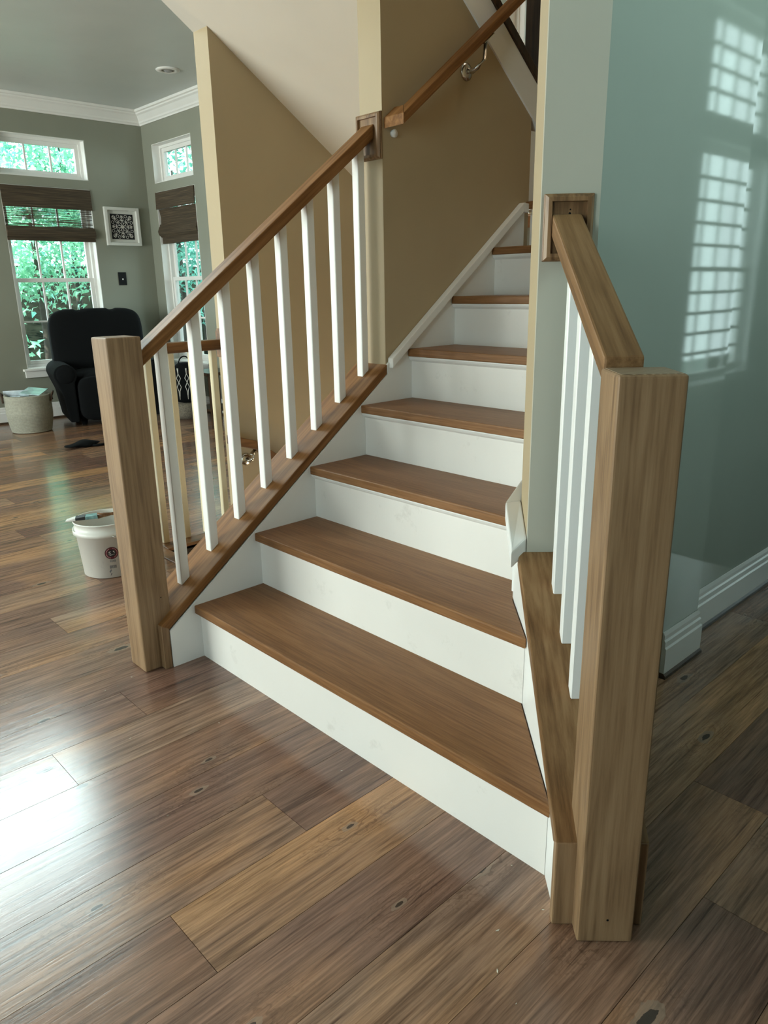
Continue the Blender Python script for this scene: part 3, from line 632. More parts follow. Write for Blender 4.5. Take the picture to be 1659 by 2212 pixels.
# basement treads seen dimly, and the white skirt of the tan wall
bs = thing('basement_stairs', 'stair going down to the basement beyond the guard railing', 'staircase', (-0.6, 0.45, 0))
for k in range(1, 9):
    m = MB(); m.box(-0.49, 0.45, (k - 1) * RUN - 0.02, k * RUN, -k * RI - 0.029, -k * RI, 0.004); m.build('tread', 'tread', bs)
    m = MB(); m.box(-0.49, 0.45, (k - 1) * RUN - 0.018 - 0.004, (k - 1) * RUN - 0.004, -k * RI, -(k - 1) * RI - 0.03); m.build('riser', 'white', bs)
m = MB(); m.prism_x([(0.39, 0.16), (0.47, 0.16), (2.0, -1.0), (2.0, -1.2), (0.39, -0.02)], -0.4995, -0.482, 0.004); m.build('skirt_board', 'white', bs)

# ================================================================== windows
def window(name, axis, wall, a0, a1, z0, z1, cols, rows, hung, lab, sill=True, mirror=1, mun=0.016):
    """axis 'x': wall plane x = wall, outside towards -x*mirror; axis 'y': wall plane y = wall, outside +y"""
    def bx(mb, d0, d1, p0, p1, q0, q1, bev=0.0):     # d = depth behind the wall face, p along the wall, q up
        if axis == 'x': x0, x1 = sorted((wall - mirror * d0, wall - mirror * d1)); mb.box(x0, x1, p0, p1, q0, q1, bev)
        else: mb.box(p0, p1, wall + d0, wall + d1, q0, q1, bev)
    fw_ = 0.030
    m = MB(); D0, D1 = 0.075, 0.145
    bx(m, D0, D1, a0 + 0.001, a0 + fw_, z0 + 0.001, z1 - 0.001); bx(m, D0, D1, a1 - fw_, a1 - 0.001, z0 + 0.001, z1 - 0.001)
    bx(m, D0, D1, a0 + fw_, a1 - fw_, z0 + 0.001, z0 + fw_); bx(m, D0, D1, a0 + fw_, a1 - fw_, z1 - fw_, z1 - 0.001)
    root = struct(m.build(name, 'white'), lab, 'window'); root['kind'] = 'structure'
    m = MB()                                     # white liners of the recess
    bx(m, 0.0, D0, a0 + 0.0005, a0 + 0.006, z0 + 0.0005, z1 - 0.0005); bx(m, 0.0, D0, a1 - 0.006, a1 - 0.0005, z0 + 0.0005, z1 - 0.0005)
    bx(m, 0.0, D0, a0, a1, z1 - 0.006, z1 - 0.0005); bx(m, 0.0, D0, a0, a1, z0 + 0.0005, z0 + 0.006)
    m.build('reveal', 'white', root)
    zm = z0 + (z1 - z0) * 0.495
    sashes = [(z0 + fw_, zm + 0.018, 0.085, 0.110), (zm - 0.018, z1 - fw_, 0.112, 0.137)] if hung else [(z0 + fw_, z1 - fw_, 0.09, 0.125)]
    sw = 0.036
    for (s0, s1, d0, d1) in sashes:
        m = MB(); b0, b1 = a0 + fw_, a1 - fw_
        bx(m, d0, d1, b0, b0 + sw, s0, s1, 0.002); bx(m, d0, d1, b1 - sw, b1, s0, s1, 0.002)
        bx(m, d0, d1, b0 + sw, b1 - sw, s0, s0 + sw, 0.002); bx(m, d0, d1, b0 + sw, b1 - sw, s1 - sw, s1, 0.002)
        sa = m.build('sash', 'white', root)
        g0, g1, h0, h1 = b0 + sw, b1 - sw, s0 + sw, s1 - sw; dm = (d0 + d1) / 2
        for c in range(1, cols):
            p = g0 + (g1 - g0) * c / cols; m = MB(); bx(m, dm - 0.008, dm + 0.008, p - mun / 2, p + mun / 2, h0, h1); m.build('muntin', 'white', sa)
        for r in range(1, rows):
            q = h0 + (h1 - h0) * r / rows
            m = MB(); bx(m, dm - 0.0078, dm + 0.0078, g0, g1, q - mun / 2, q + mun / 2); m.build('muntin', 'white', sa)
        m = MB(); bx(m, dm - 0.001, dm + 0.001, g0, g1, h0, h1); m.build('pane', 'glass', sa)
    if sill:
        m = MB(); bx(m, -0.035, 0.075, a0 - 0.04, a1 + 0.04, z0 - 0.022, z0 + 0.0002, 0.004); m.build('sill', 'white', root)
        m = MB(); bx(m, -0.018, -0.0005, a0 - 0.025, a1 + 0.025, z0 - 0.085, z0 - 0.0225, 0.004); m.build('apron', 'white', root)
    return root
window('window_1', 'x', WAX, 1.335, 2.15, 0.49, 2.11, 3, 2, True, 'tall double-hung window behind the black recliner')
window('window_2', 'x', WAX, 1.335, 2.15, 2.19, 2.54, 3, 1, False, 'low transom window above the left bamboo blind', sill=False)
window('window_3', 'y', WBY, -5.24, -4.49, 0.49, 2.11, 3, 2, True, 'narrow double-hung window right of the room corner')
window('window_4', 'y', WBY, -5.24, -4.49, 2.19, 2.54, 3, 1, False, 'small transom window above the right bamboo blind', sill=False)
window('window_5', 'x', WAX, -1.2, 1.40, 3.80, 4.76, 3, 1, False, 'high gallery window, lower row', sill=False)
window('window_6', 'x', WAX, -1.2, 1.40, 5.12, 5.92, 3, 1, False, 'high gallery window, upper row', sill=False)
window('window_7', 'x', WAX, -2.5, -0.9, 0.40, 2.15, 3, 4, True, 'window beyond the left edge of the view')
window('window_8', 'x', 2.85, 4.52, 6.10, 0.40, 2.16, 5, 5, True, 'hall window mirrored in the glossy wall', sill=True, mirror=-1, mun=0.026)
window('window_9', 'x', 2.85, 4.52, 6.10, 2.30, 3.02, 5, 4, False, 'hall transom window mirrored in the glossy wall', sill=False, mirror=-1, mun=0.026)
window('window_13', 'y', -4.70, 1.4, 2.7, 0.40, 2.40, 2, 3, False, 'unseen entry window added behind the camera to light the flared balusters', sill=False)
window('window_12', 'x', 2.85, 0.30, 1.90, 2.35, 3.35, 2, 1, False, 'unseen high hall window added to light the glossy hall wall', sill=True, mirror=-1)
window('window_10', 'y', WBY, -0.935, -0.15, 2.20, 3.30, 1, 2, True, 'landing window seen past the upper flight')
window('window_11', 'y', -4.70 + 0.0, -4.6, -1.2, 0.35, 2.75, 4, 3, False, 'wide front window behind the camera', sill=False)

# ---- bamboo roman blinds
def blind(label, axis, wall, a0, a1, pieces, off):
    root = thing('bamboo_blind', label, 'window blind', off, 0, None)
    T = Matrix.Translation([-c for c in off])
    for nm, mat, prof in pieces:                  # prof: (depth into the room, z)
        mb = MB()
        if axis == 'x': mb.prism_y([(wall + d, z) for d, z in prof], a0, a1)
        else: mb.prism_x([(wall - d, z) for d, z in prof], a0, a1)
        mb.rot(T); mb.build(nm, mat, root)
    return root
blind('woven brown bamboo blind with a see-through gap, behind the recliner', 'x', WAX, 1.337, 2.148, [
    ('valance', 'woven', [(-0.005, 2.105), (0.012, 2.105), (0.016, 1.925), (0.008, 1.925)]),
    ('shade_cloth', 'sheer', [(-0.012, 1.93), (-0.009, 1.93), (-0.009, 1.745), (-0.012, 1.745)]),
    ('fold', 'woven', [(-0.012, 1.765), (0.010, 1.765), (0.034, 1.725), (0.036, 1.700), (0.022, 1.672), (-0.010, 1.672)]),
    ('fold', 'woven', [(-0.016, 1.676), (0.006, 1.676), (0.004, 1.640), (-0.016, 1.640)])], (WAX, 1.74, 2.1))
blind('woven brown bamboo blind on the narrow window beside the tan wall', 'y', WBY, -5.236, -4.494, [
    ('valance', 'woven', [(-0.005, 2.105), (0.012, 2.105), (0.016, 1.950), (0.006, 1.950)]),
    ('shade_cloth', 'woven', [(-0.020, 1.952), (-0.012, 1.952), (-0.026, 1.88), (-0.022, 1.81), (-0.032, 1.81)]),
    ('fold', 'woven', [(-0.024, 1.812), (-0.010, 1.812), (0.020, 1.745), (0.012, 1.715), (-0.014, 1.690), (-0.030, 1.700)]),
    ('fold', 'woven', [(-0.045, 1.705), (-0.022, 1.700), (-0.022, 1.630), (-0.048, 1.630)])], (-4.865, WBY, 2.1))

# ================================================================== trim
CROWN = [(0.0, -0.125), (0.014, -0.125), (0.018, -0.112), (0.026, -0.104), (0.030, -0.090), (0.060, -0.048), (0.076, -0.036), (0.080, -0.026), (0.094, -0.020), (0.098, -0.001), (0.0, -0.001)]
m = MB()
m.hexa([(WAX + d, 1.39, CZ + z) for d, z in CROWN], [(WAX + d, WBY - d, CZ + z) for d, z in CROWN]); struct(m.build('trim_2', 'white'), 'white crown moulding on the wall of the left window', 'trim')
m = MB()
m.hexa([(WAX + d, WBY - d, CZ + z) for d, z in CROWN], [(-1.2165, WBY - d, CZ + z) for d, z in CROWN]); struct(m.build('trim_3', 'white'), 'white crown moulding on the wall of the narrow window', 'trim')
BASE = [(0.0005, 0.018), (0.015, 0.018), (0.015, 0.100), (0.011, 0.106), (0.011, 0.124), (0.007, 0.130), (0.007, 0.143), (0.003, 0.155), (0.0005, 0.155)]
SHOE = [(0.0005, 0.0005), (0.021, 0.0005), (0.020, 0.010), (0.014, 0.018), (0.0005, 0.0195)]
def baseboard(name, p, q, lab, mi0=0.0, mi1=0.0):
    """runs p -> q, projecting to the right of the direction; mi = end extension per unit of projection (mitre)"""
    P, Q = Vector(p), Vector(q); d = (Q - P).normalized(); nr_ = Vector((d.y, -d.x))
    def ring(E, prof, s): return [(*(E + nr_ * a + d * (a * s)), z) for a, z in prof]
    m = MB(); m.hexa(ring(P, BASE, -mi0), ring(Q, BASE, mi1)); o = struct(m.build(name, 'white'), lab, 'baseboard')
    m = MB(); m.hexa(ring(P, SHOE, -mi0), ring(Q, SHOE, mi1)); m.build('base_shoe', 'shoe', o); return o
baseboard('baseboard_left', (WAX, -4.5), (WAX, WBY - 0.001), 'white baseboard under the left window', 0, -1)
baseboard('baseboard_back', (WAX + 0.001, WBY), (-1.217, WBY), 'white baseboard under the narrow window', -1, 0)
baseboard('baseboard_hall_near', (W1X + 0.0005, 0.93), (W1X + 0.0005, 1.1655), 'white baseboard on the near hall wall, right of the big newel', 0, 1)
baseboard('baseboard_hall_return', (W1X, 1.1660), (1.087, 1.1660), 'white baseboard turning round the hall wall corner', 1, -1)
baseboard('baseboard_hall_far', (1.0855, 1.1675), (1.0855, 7.4), 'white baseboard on the recessed hall wall')

# ================================================================== living room things
# ---- recliner
rc = thing('recliner', 'black upholstered recliner with rolled arms in front of the window', 'armchair', (-4.93, 1.88, 0), math.radians(-14))
def tuft(p):
    q = p.copy()
    if q.z > 0: q.z *= 1.0 - 0.085 * math.exp(-((abs(q.y) - 0.15) / 0.025) ** 2)
    q.x *= 1.0 - 0.16 * math.exp(-((q.z + 0.04) / 0.03) ** 2)
    return q
m = MB(); m.blob((0, 0, 0), 0.13, 0.425, 0.34, 5.5, 96, 36, tuft); m.rot(Matrix.Translation((-0.25, 0, 0.685)) @ Matrix.Rotation(math.radians(-9), 4, 'Y')); m.build('backrest', 'black', rc)
m = MB(); m.box(-0.30, 0.27, -0.31, 0.31, 0.05, 0.33, 0.03, 3); m.build('base', 'black', rc)
m = MB(); m.blob((0.02, 0, 0.40), 0.30, 0.315, 0.09, 4, 28, 14); m.build('seat_cushion', 'black', rc)
m = MB(); m.blob((0.30, 0, 0.25), 0.065, 0.31, 0.20, 5, 28, 16, lambda p: Vector((p.x * (1 - 0.22 * math.exp(-((p.z - 0.02) / 0.02) ** 2)), p.y, p.z))); m.build('footrest', 'black', rc)
for sgn in (-1, 1):
    m = MB(); pr = []
    for a in range(0, 221, 20):
        t = math.radians(-20 + a); pr.append((sgn * 0.395 + sgn * 0.098 * math.cos(t), 0.475 + 0.092 * math.sin(t)))
    pr += [(sgn * 0.325, 0.40), (sgn * 0.325, 0.05), (sgn * 0.40, 0.05), (sgn * 0.435, 0.30)]
    m.hexa([(-0.30, a, b_) for a, b_ in pr], [(0.33, a, b_) for a, b_ in pr], 0.012, 2); ar = m.build('arm', 'black', rc)
    m = MB(); m.blob((0.325, sgn * 0.395, 0.475), 0.02, 0.082, 0.078, 2.2, 24, 10); m.build('arm_roundel', 'black', ar)
for sx in (-0.24, 0.2):
    for sy in (-0.27, 0.27):
        m = MB(); m.lathe([(0.022, 0.001), (0.03, 0.051)], 12, (sx, sy, 0)); m.build('foot', 'black', rc)

# ---- rope basket with magazines
MAT['rope'] = plain('cotton_rope', (0.33, 0.32, 0.26), 0.9, var=0.12, scale=60)
MAT['leather'] = plain('brown_leather', (0.06, 0.035, 0.02), 0.6)
MAT['paper'] = plain('printed_paper', (0.62, 0.68, 0.74), 0.5, var=0.25, scale=18)
bk = thing('rope_basket', 'cream rope basket full of magazines on the floor beside the recliner', 'basket', (-4.85, 1.115, 0))
prof = [(0.0, 0.002), (0.155, 0.002)]
NC = 26
for i in range(NC):
    z = 0.006 + i * 0.318 / NC; r = 0.163 + 0.024 * math.sin(min(1, i / 14) * PI / 2)
    prof += [(r, z), (r + 0.0045, z + 0.006), (r, z + 0.0118)]
prof += [(0.176, 0.325), (0.168, 0.322), (0.168, 0.05), (0.0, 0.04)]
m = MB(); m.lathe(prof, 40, caps=False); m.build('basket_body', 'rope', bk)
for sgn in (-1, 1):
    ax = Vector((math.cos(math.radians(66)), math.sin(math.radians(66)), 0)) * sgn
    tg = Vector((-ax.y, ax.x, 0)); pts = [ax * 0.188 + tg * (0.06 * c) + Vector((0, 0, 0.265 + h)) + ax * e for c, h, e in ((-1, 0, 0.004), (-0.85, 0.05, 0.012), (-0.3, 0.075, 0.022), (0.3, 0.075, 0.022), (0.85, 0.05, 0.012), (1, 0, 0.004))]
    m = MB(); m.tube(pts, 0.009, 8); m.build('handle', 'leather', bk)
def magazine(label, loc, w, h, rz, tx, ty):
    o = thing('magazine', label, 'magazine', loc, 0, None); o.rotation_euler = (tx, ty, rz)
    m = MB(); m.box(-w / 2, w / 2, -h / 2, h / 2, 0, 0.005, 0.0015, 1); m.build('pages', 'paper', o)
    m = MB(); m.box(-w / 2, w / 2, -h / 2, h / 2, 0.0052, 0.0064); m.build('cover', plain('magazine_cover', (random.uniform(.4, .75), random.uniform(.5, .75), random.uniform(.55, .8)), 0.3, var=0.3, scale=14), o)
magazine('magazine standing upright at the back of the rope basket', (-4.93, 1.05, 0.285), 0.16, 0.20, math.radians(-22), 0, math.radians(-68))
magazine('magazine lying tilted on top at the right in the rope basket', (-4.83, 1.17, 0.345), 0.17, 0.21, math.radians(50), math.radians(8), math.radians(6))
magazine('open white magazine lying lowest across the rope basket rim', (-4.80, 1.07, 0.315), 0.15, 0.20, math.radians(95), math.radians(-5), math.radians(5))

# ---- framed paper-cut art on wall A
MAT['frame'] = paint('white_picture_frame', (0.66, 0.66, 0.62), 0.4, 0.0)
MAT['mat'] = plain('black_mat', (0.008, 0.008, 0.010), 0.85)
MAT['cut'] = plain('white_cut_paper', (0.62, 0.60, 0.56), 0.8)
py0, py1, pz0, pz1 = 2.257, 2.611, 1.614, 1.968
pf = thing('picture_frame', 'square white framed paper-cut medallion on black between the two windows', 'picture', (WAX, 2.434, 1.791))
def PF(mb, n, mt): mb.rot(Matrix.Translation((-WAX, -2.434, -1.791))); return mb.build(n, mt, pf)
m = MB(); fwid = 0.028
m.box(WAX + 0.001, WAX + 0.036, py0, py0 + fwid, pz0, pz1, 0.002); m.box(WAX + 0.001, WAX + 0.036, py1 - fwid, py1, pz0, pz1, 0.002)
m.box(WAX + 0.001, WAX + 0.036, py0 + fwid, py1 - fwid, pz0, pz0 + fwid, 0.002); m.box(WAX + 0.001, WAX + 0.036, py0 + fwid, py1 - fwid, pz1 - fwid, pz1, 0.002); PF(m, 'frame', 'frame')
m = MB(); m.box(WAX + 0.001, WAX + 0.008, py0 + fwid, py1 - fwid, pz0 + fwid, pz1 - fwid); PF(m, 'mount', 'frame')
m = MB(); m.box(WAX + 0.0082, WAX + 0.010, 2.434 - 0.117, 2.434 + 0.117, 1.791 - 0.117, 1.791 + 0.117); PF(m, 'black_ground', 'mat')
m = MB(); X_ = WAX + 0.0112
def loop(fn, n, r=0.0022): m.tube([(X_, 2.434 + fn(i / n)[0], 1.791 + fn(i / n)[1]) for i in range(n)], r, 5, True)
def seg(a, b_, r=0.0022): m.tube([(X_, 2.434 + a[0], 1.791 + a[1]), (X_, 2.434 + b_[0], 1.791 + b_[1])], r, 5)
for k in range(8):
    a = k * PI / 4; ca, sa_ = math.cos(a), math.sin(a)
    loop(lambda t: ((lambda u, v: (u * ca - v * sa_, u * sa_ + v * ca))(0.030 + 0.026 * math.cos(2 * PI * t), 0.010 * math.sin(2 * PI * t))), 16)
    loop(lambda t: ((lambda u, v: (u * ca - v * sa_, u * sa_ + v * ca))(0.079 + 0.019 * math.cos(2 * PI * t), 0.017 * math.sin(2 * PI * t))), 16)
    L_ = 0.104 if k % 2 == 0 else 0.138; seg((0.056 * ca, 0.056 * sa_), (L_ * ca, L_ * sa_))
    for q in (0.70, 0.85):
        for sg in (-1, 1):
            b2 = a + sg * 0.5; seg((L_ * q * ca, L_ * q * sa_), (L_ * q * ca + 0.022 * math.cos(b2), L_ * q * sa_ + 0.022 * math.sin(b2)), 0.0017)
loop(lambda t: (0.060 * math.cos(2 * PI * t), 0.060 * math.sin(2 * PI * t)), 32)
for sy in (-1, 1):
    for sz in (-1, 1):
        loop(lambda t: (sy * 0.083 + 0.016 * math.cos(2 * PI * t), sz * 0.083 + 0.016 * math.sin(2 * PI * t)), 16)
        loop(lambda t: (sy * 0.040 + 0.013 * math.cos(2 * PI * t), sz * 0.096 + 0.013 * math.sin(2 * PI * t)), 14)
        loop(lambda t: (sy * 0.096 + 0.013 * math.cos(2 * PI * t), sz * 0.040 + 0.013 * math.sin(2 * PI * t)), 14)
PF(m, 'paper_medallion', 'cut')
# ---- light switch
sw_ = thing('light_switch', 'dark wall switch plate with a small lit toggle below the framed art', 'switch', (WAX, 2.377, 1.30))
m = MB(); m.box(0.0005, 0.007, -0.041, 0.041, -0.062, 0.062, 0.002); m.build('plate', plain('dark_bronze_plate', (0.006, 0.007, 0.008), 0.6, spec=0.2), sw_)
m = MB(); m.box(0.0072, 0.016, -0.005, 0.005, -0.012, 0.002, 0.001); m.build('toggle', 'white', sw_)
# ---- recessed ceiling light (off)
dl = thing('recessed_light', 'round white recessed light in the living room ceiling', 'ceiling light', (-3.89, 2.24, CZ))
m = MB(); m.lathe([(0.050, -0.0005), (0.095, -0.0005), (0.093, -0.006), (0.060, -0.012), (0.050, -0.006)], 32, caps=False); m.build('trim_ring', 'white', dl)
m = MB(); m.lathe([(0.0, -0.020), (0.020, -0.018), (0.032, -0.008), (0.034, -0.0006)], 24, caps=False); m.build('bulb', plain('frosted_bulb', (0.25, 0.25, 0.25), 0.3), dl)

# ---- patterned bag, plant basket and side table beyond the guard railing
bg = thing('bag', 'black bag with white diamond lines and a looped handle below the narrow window', 'bag', (-4.40, 2.42, 0.15), math.radians(-22))
m = MB(); m.blob((0, 0, 0.19), 0.095, 0.13, 0.19, 3.2, 32, 20, lambda p: Vector((p.x, p.y * (1.0 - 0.18 * (p.z / 0.19)), p.z))); bb = m.build('bag_body', 'black', bg)
m = MB(); m.tube([(0.02, 0.055 * math.cos(t), 0.36 + 0.075 * math.sin(t)) for t in [PI * i / 10 for i in range(11)]], 0.006, 8); m.build('handle', 'black', bg)
m = MB()
def onbag(y, z):
    w = 0.13 * (1.0 - 0.18 * ((z - 0.19) / 0.19)); k = max(0.0, 1 - abs((z - 0.19) / 0.19) ** 3.2) ** (1 / 3.2)
    return (0.095 * k * max(0.02, 1 - min(0.999, abs(y / (w * k + 1e-6))) ** 3.2) ** (1 / 3.2) + 0.002, y, z)
for yc in (-0.075, 0.0, 0.075):
    for a in range(1):
        L1 = [(yc, 0.04), (yc - 0.006, 0.12), (yc - 0.018, 0.16), (yc, 0.20), (yc - 0.018, 0.24), (yc, 0.28), (yc - 0.004, 0.33)]
        L2 = [(yc, 0.04), (yc + 0.004, 0.12), (yc + 0.018, 0.16), (yc, 0.20), (yc + 0.018, 0.24), (yc, 0.28), (yc + 0.004, 0.33)]
        for Lx in (L1, L2): m.tube([onbag(max(-0.115, min(0.115, y)), z) for y, z in Lx], 0.0035, 5)
m.build('white_lines', 'cut', bb)
st_ = thing('woven_stool', 'low round woven stool carrying the black patterned bag', 'stool', (-4.40, 2.42, 0))
m = MB(); m.lathe([(0.0, 0.001), (0.10, 0.001), (0.125, 0.05), (0.125, 0.10), (0.115, 0.148), (0.0, 0.149)], 28); m.build('stool_body', plain('wicker', (0.14, 0.12, 0.09), 0.9, var=0.4, scale=90), st_)
tb = thing('side_table', 'dark wooden side table glimpsed between the balusters by the narrow window', 'table', (-4.02, 2.50, 0))
for sx in (-0.16, 0.16):
    for sy in (-0.13, 0.13):
        m = MB(); m.box(sx - 0.016, sx + 0.016, sy - 0.016, sy + 0.016, 0.0005, 0.44); m.build('leg', 'darkwood', tb)
m = MB(); m.box(-0.19, 0.19, -0.16, 0.16, 0.441, 0.470, 0.004); m.build('tabletop', 'darkwood', tb)
m = MB(); m.box(-0.17, 0.17, -0.14, 0.14, 0.12, 0.14, 0.002); m.build('shelf', 'darkwood', tb)

# ---- dark crumpled item on the floor before the recliner
dk = MB(); rz_ = random.Random(11)
dk.blob((0, 0, 0.022), 0.065, 0.15, 0.022, 2.2, 26, 10, lambda p: Vector((p.x * (1 + 0.25 * math.sin(p.y * 30)), p.y, p.z * (1 + 0.5 * math.sin(p.y * 26 + 1)))))
dk.tube([(0.03, 0.02, 0.02), (0.09, 0.06, 0.012), (0.10, 0.13, 0.010), (0.05, 0.19, 0.012), (0.0, 0.24, 0.016)], 0.010, 8)
o = dk.build('crumpled_cloth', 'black', None, (-3.80, 1.14, 0.0)); tag(o, 'small dark crumpled item lying on the floor before the recliner', 'cloth'); o.rotation_euler = (0, 0, math.radians(8))

# ================================================================== paint bucket and brush
MAT['pail'] = paint('white_plastic', (0.66, 0.65, 0.60), 0.4, 0.02, 120, stain=(0.44, 0.43, 0.40))
BX, BY = -0.997, 0.126
pb = thing('paint_bucket', 'white plastic paint bucket with a round maroon label behind the left newel', 'bucket', (BX, BY, 0))
m = MB(); m.lathe([(0.0, 0.0008), (0.106, 0.0008), (0.112, 0.004), (0.1255, 0.188), (0.136, 0.189), (0.137, 0.207), (0.1275, 0.209), (0.129, 0.238), (0.133, 0.240), (0.133, 0.2445), (0.1275, 0.2445), (0.122, 0.19), (0.109, 0.055), (0.0, 0.052)], 56, caps=False); m.build('pail', 'pail', pb)
def rad(z): return 0.112 + (z - 0.004) * (0.1255 - 0.112) / 0.184
camd = math.atan2(CAM['loc'][1] - BY, CAM['loc'][0] - BX)
def patch(cells, mat, name, parent, lift):
    """cells: polygons in (arc angle offset in m, z), laid on the pail"""
    mb = MB()
    for poly in cells:
        v = []
        for s_, z in poly:
            r = rad(z) + lift; a = camd + s_ / rad(z); v.append(mb.bm.verts.new((r * math.cos(a), r * math.sin(a), z)))
        f = mb.bm.faces.new(v)
    return mb.build(name, mat, parent)
MAT['maroon'] = plain('maroon_ink', (0.10, 0.012, 0.018), 0.5); MAT['ink'] = plain('black_ink', (0.012, 0.012, 0.014), 0.5); MAT['greyink'] = plain('grey_ink', (0.18, 0.18, 0.19), 0.5)
EC, EZ, ER = 0.008, 0.117, 0.0265
def ringp(r0, r1, n=28):
    out = []
    for i in range(n):
        a, b_ = 2 * PI * i / n, 2 * PI * (i + 1) / n
        out.append([(EC + r0 * math.cos(a), EZ + r0 * math.sin(a)), (EC + r1 * math.cos(a), EZ + r1 * math.sin(a)), (EC + r1 * math.cos(b_), EZ + r1 * math.sin(b_)), (EC + r0 * math.cos(b_), EZ + r0 * math.sin(b_))])
    return out
lab_ = patch(ringp(0.0165, ER), 'maroon', 'round_label', pb, 0.0006)
patch([[(EC + 0.0162 * math.cos(2 * PI * i / 28), EZ + 0.0162 * math.sin(2 * PI * i / 28)) for i in range(28)]], 'ink', 'label_centre', lab_, 0.0008)
patch(ringp(0.0160, 0.0172) + ringp(ER, ER + 0.0012), 'ink', 'label_rings', lab_, 0.0009)
patch([[(EC - 0.013, EZ + 0.003), (EC + 0.012, EZ + 0.005), (EC + 0.011, EZ + 0.009), (EC - 0.010, EZ + 0.008)], [(EC - 0.012, EZ - 0.004), (EC + 0.013, EZ - 0.002), (EC + 0.013, EZ + 0.001), (EC - 0.013, EZ - 0.001)], [(EC - 0.008, EZ - 0.010), (EC + 0.010, EZ - 0.008), (EC + 0.011, EZ - 0.006), (EC - 0.010, EZ - 0.008)]], 'cut', 'label_print', lab_, 0.0010)
tx_ = []
for i in range(22):
    a0_ = 2 * PI * i / 22
    if i in (5, 6, 16, 17): continue
    tx_.append([(EC + r * math.cos(a_), EZ + r * math.sin(a_)) for r, a_ in ((0.0205, a0_), (0.0235, a0_), (0.0235, a0_ + 0.18), (0.0205, a0_ + 0.18))])
patch(tx_, plain('pink_ink', (0.55, 0.30, 0.30), 0.5), 'label_lettering', lab_, 0.0010)
pr_ = []
for r in range(3):
    x = EC - 0.010
    while x < EC + 0.012:
        w_ = random.uniform(0.0012, 0.0035); pr_.append([(x, 0.083 - r * 0.0035), (x + w_, 0.083 - r * 0.0035), (x + w_, 0.0855 - r * 0.0035), (x, 0.0855 - r * 0.0035)]); x += w_ + 0.0009
x = EC - 0.014
while x < EC + 0.013:
    w_ = random.choice((0.0006, 0.0010, 0.0016)); pr_.append([(x, 0.047), (x + w_, 0.047), (x + w_, 0.061), (x, 0.061)]); x += w_ + random.choice((0.0006, 0.0010))
patch(pr_, 'greyink', 'bar_code', pb, 0.0006)
for k in range(2):
    pa = patch([[(-0.010 + 0.004 * k, 0.034 - 0.016 * k), (-0.002, 0.044 - 0.016 * k), (0.000, 0.038 - 0.016 * k), (-0.007, 0.026 - 0.014 * k)]], 'greyink', 'paint_drip', pb, 0.0005)
m = MB(); m.tube([(0.139 * math.cos(camd + 0.15 + t) * 1.0, 0.139 * math.sin(camd + 0.15 + t), 0.196 - 0.085 * math.sin(t / 2.9 * PI)) for t in [2.9 * i / 20 for i in range(21)]], 0.0018, 6); m.build('bail_handle', 'steel', pb)
m = MB()
for i in range(20):
    a = camd - 1.25 - i * 0.045; m.box(-0.0012, 0.0012, -0.002, 0.006, -0.012, 0.012) if False else m.lathe([(0.003, -0.010), (0.003, 0.010)], 6, (0.134 * math.cos(a), 0.134 * math.sin(a), 0.199))
m.build('rim_teeth', 'pail', pb)
# brush across the rim
br = thing('paintbrush', 'wet paintbrush with a brown handle lying across the paint bucket rim', 'paintbrush', (BX - 0.012, BY - 0.030, 0.2455)); br.rotation_euler = (0, math.radians(-1), math.radians(64))
m = MB(); m.box(-0.045, 0.005, -0.020, 0.020, 0.001, 0.017, 0.003); m.build('ferrule', plain('teal_ferrule', (0.20, 0.34, 0.34), 0.35, 0.5, var=0.4), br)
m = MB(); m.hexa([(-0.046, -0.020, 0.002), (-0.046, 0.020, 0.002), (-0.085, 0.019, 0.003), (-0.085, -0.021, 0.003)], [(-0.046, -0.020, 0.016), (-0.046, 0.020, 0.016), (-0.085, 0.019, 0.013), (-0.085, -0.021, 0.013)]); m.build('bristles', 'ink', br)
m = MB(); m.hexa([(-0.0852, -0.022, 0.002), (-0.0852, 0.020, 0.002), (-0.122, 0.013, 0.002), (-0.125, -0.020, 0.002)], [(-0.0852, -0.022, 0.0135), (-0.0852, 0.020, 0.0135), (-0.122, 0.013, 0.006), (-0.125, -0.020, 0.006)], 0.001); m.build('painted_tip', 'white', br)
m = MB(); m.tube([(0.005, 0, 0.009), (0.03, 0, 0.010), (0.06, 0, 0.011), (0.10, 0, 0.011), (0.15, 0, 0.010), (0.165, 0, 0.010)], [0.014, 0.010, 0.007, 0.008, 0.010, 0.006], 12); m.build('handle', 'flatrail', br)

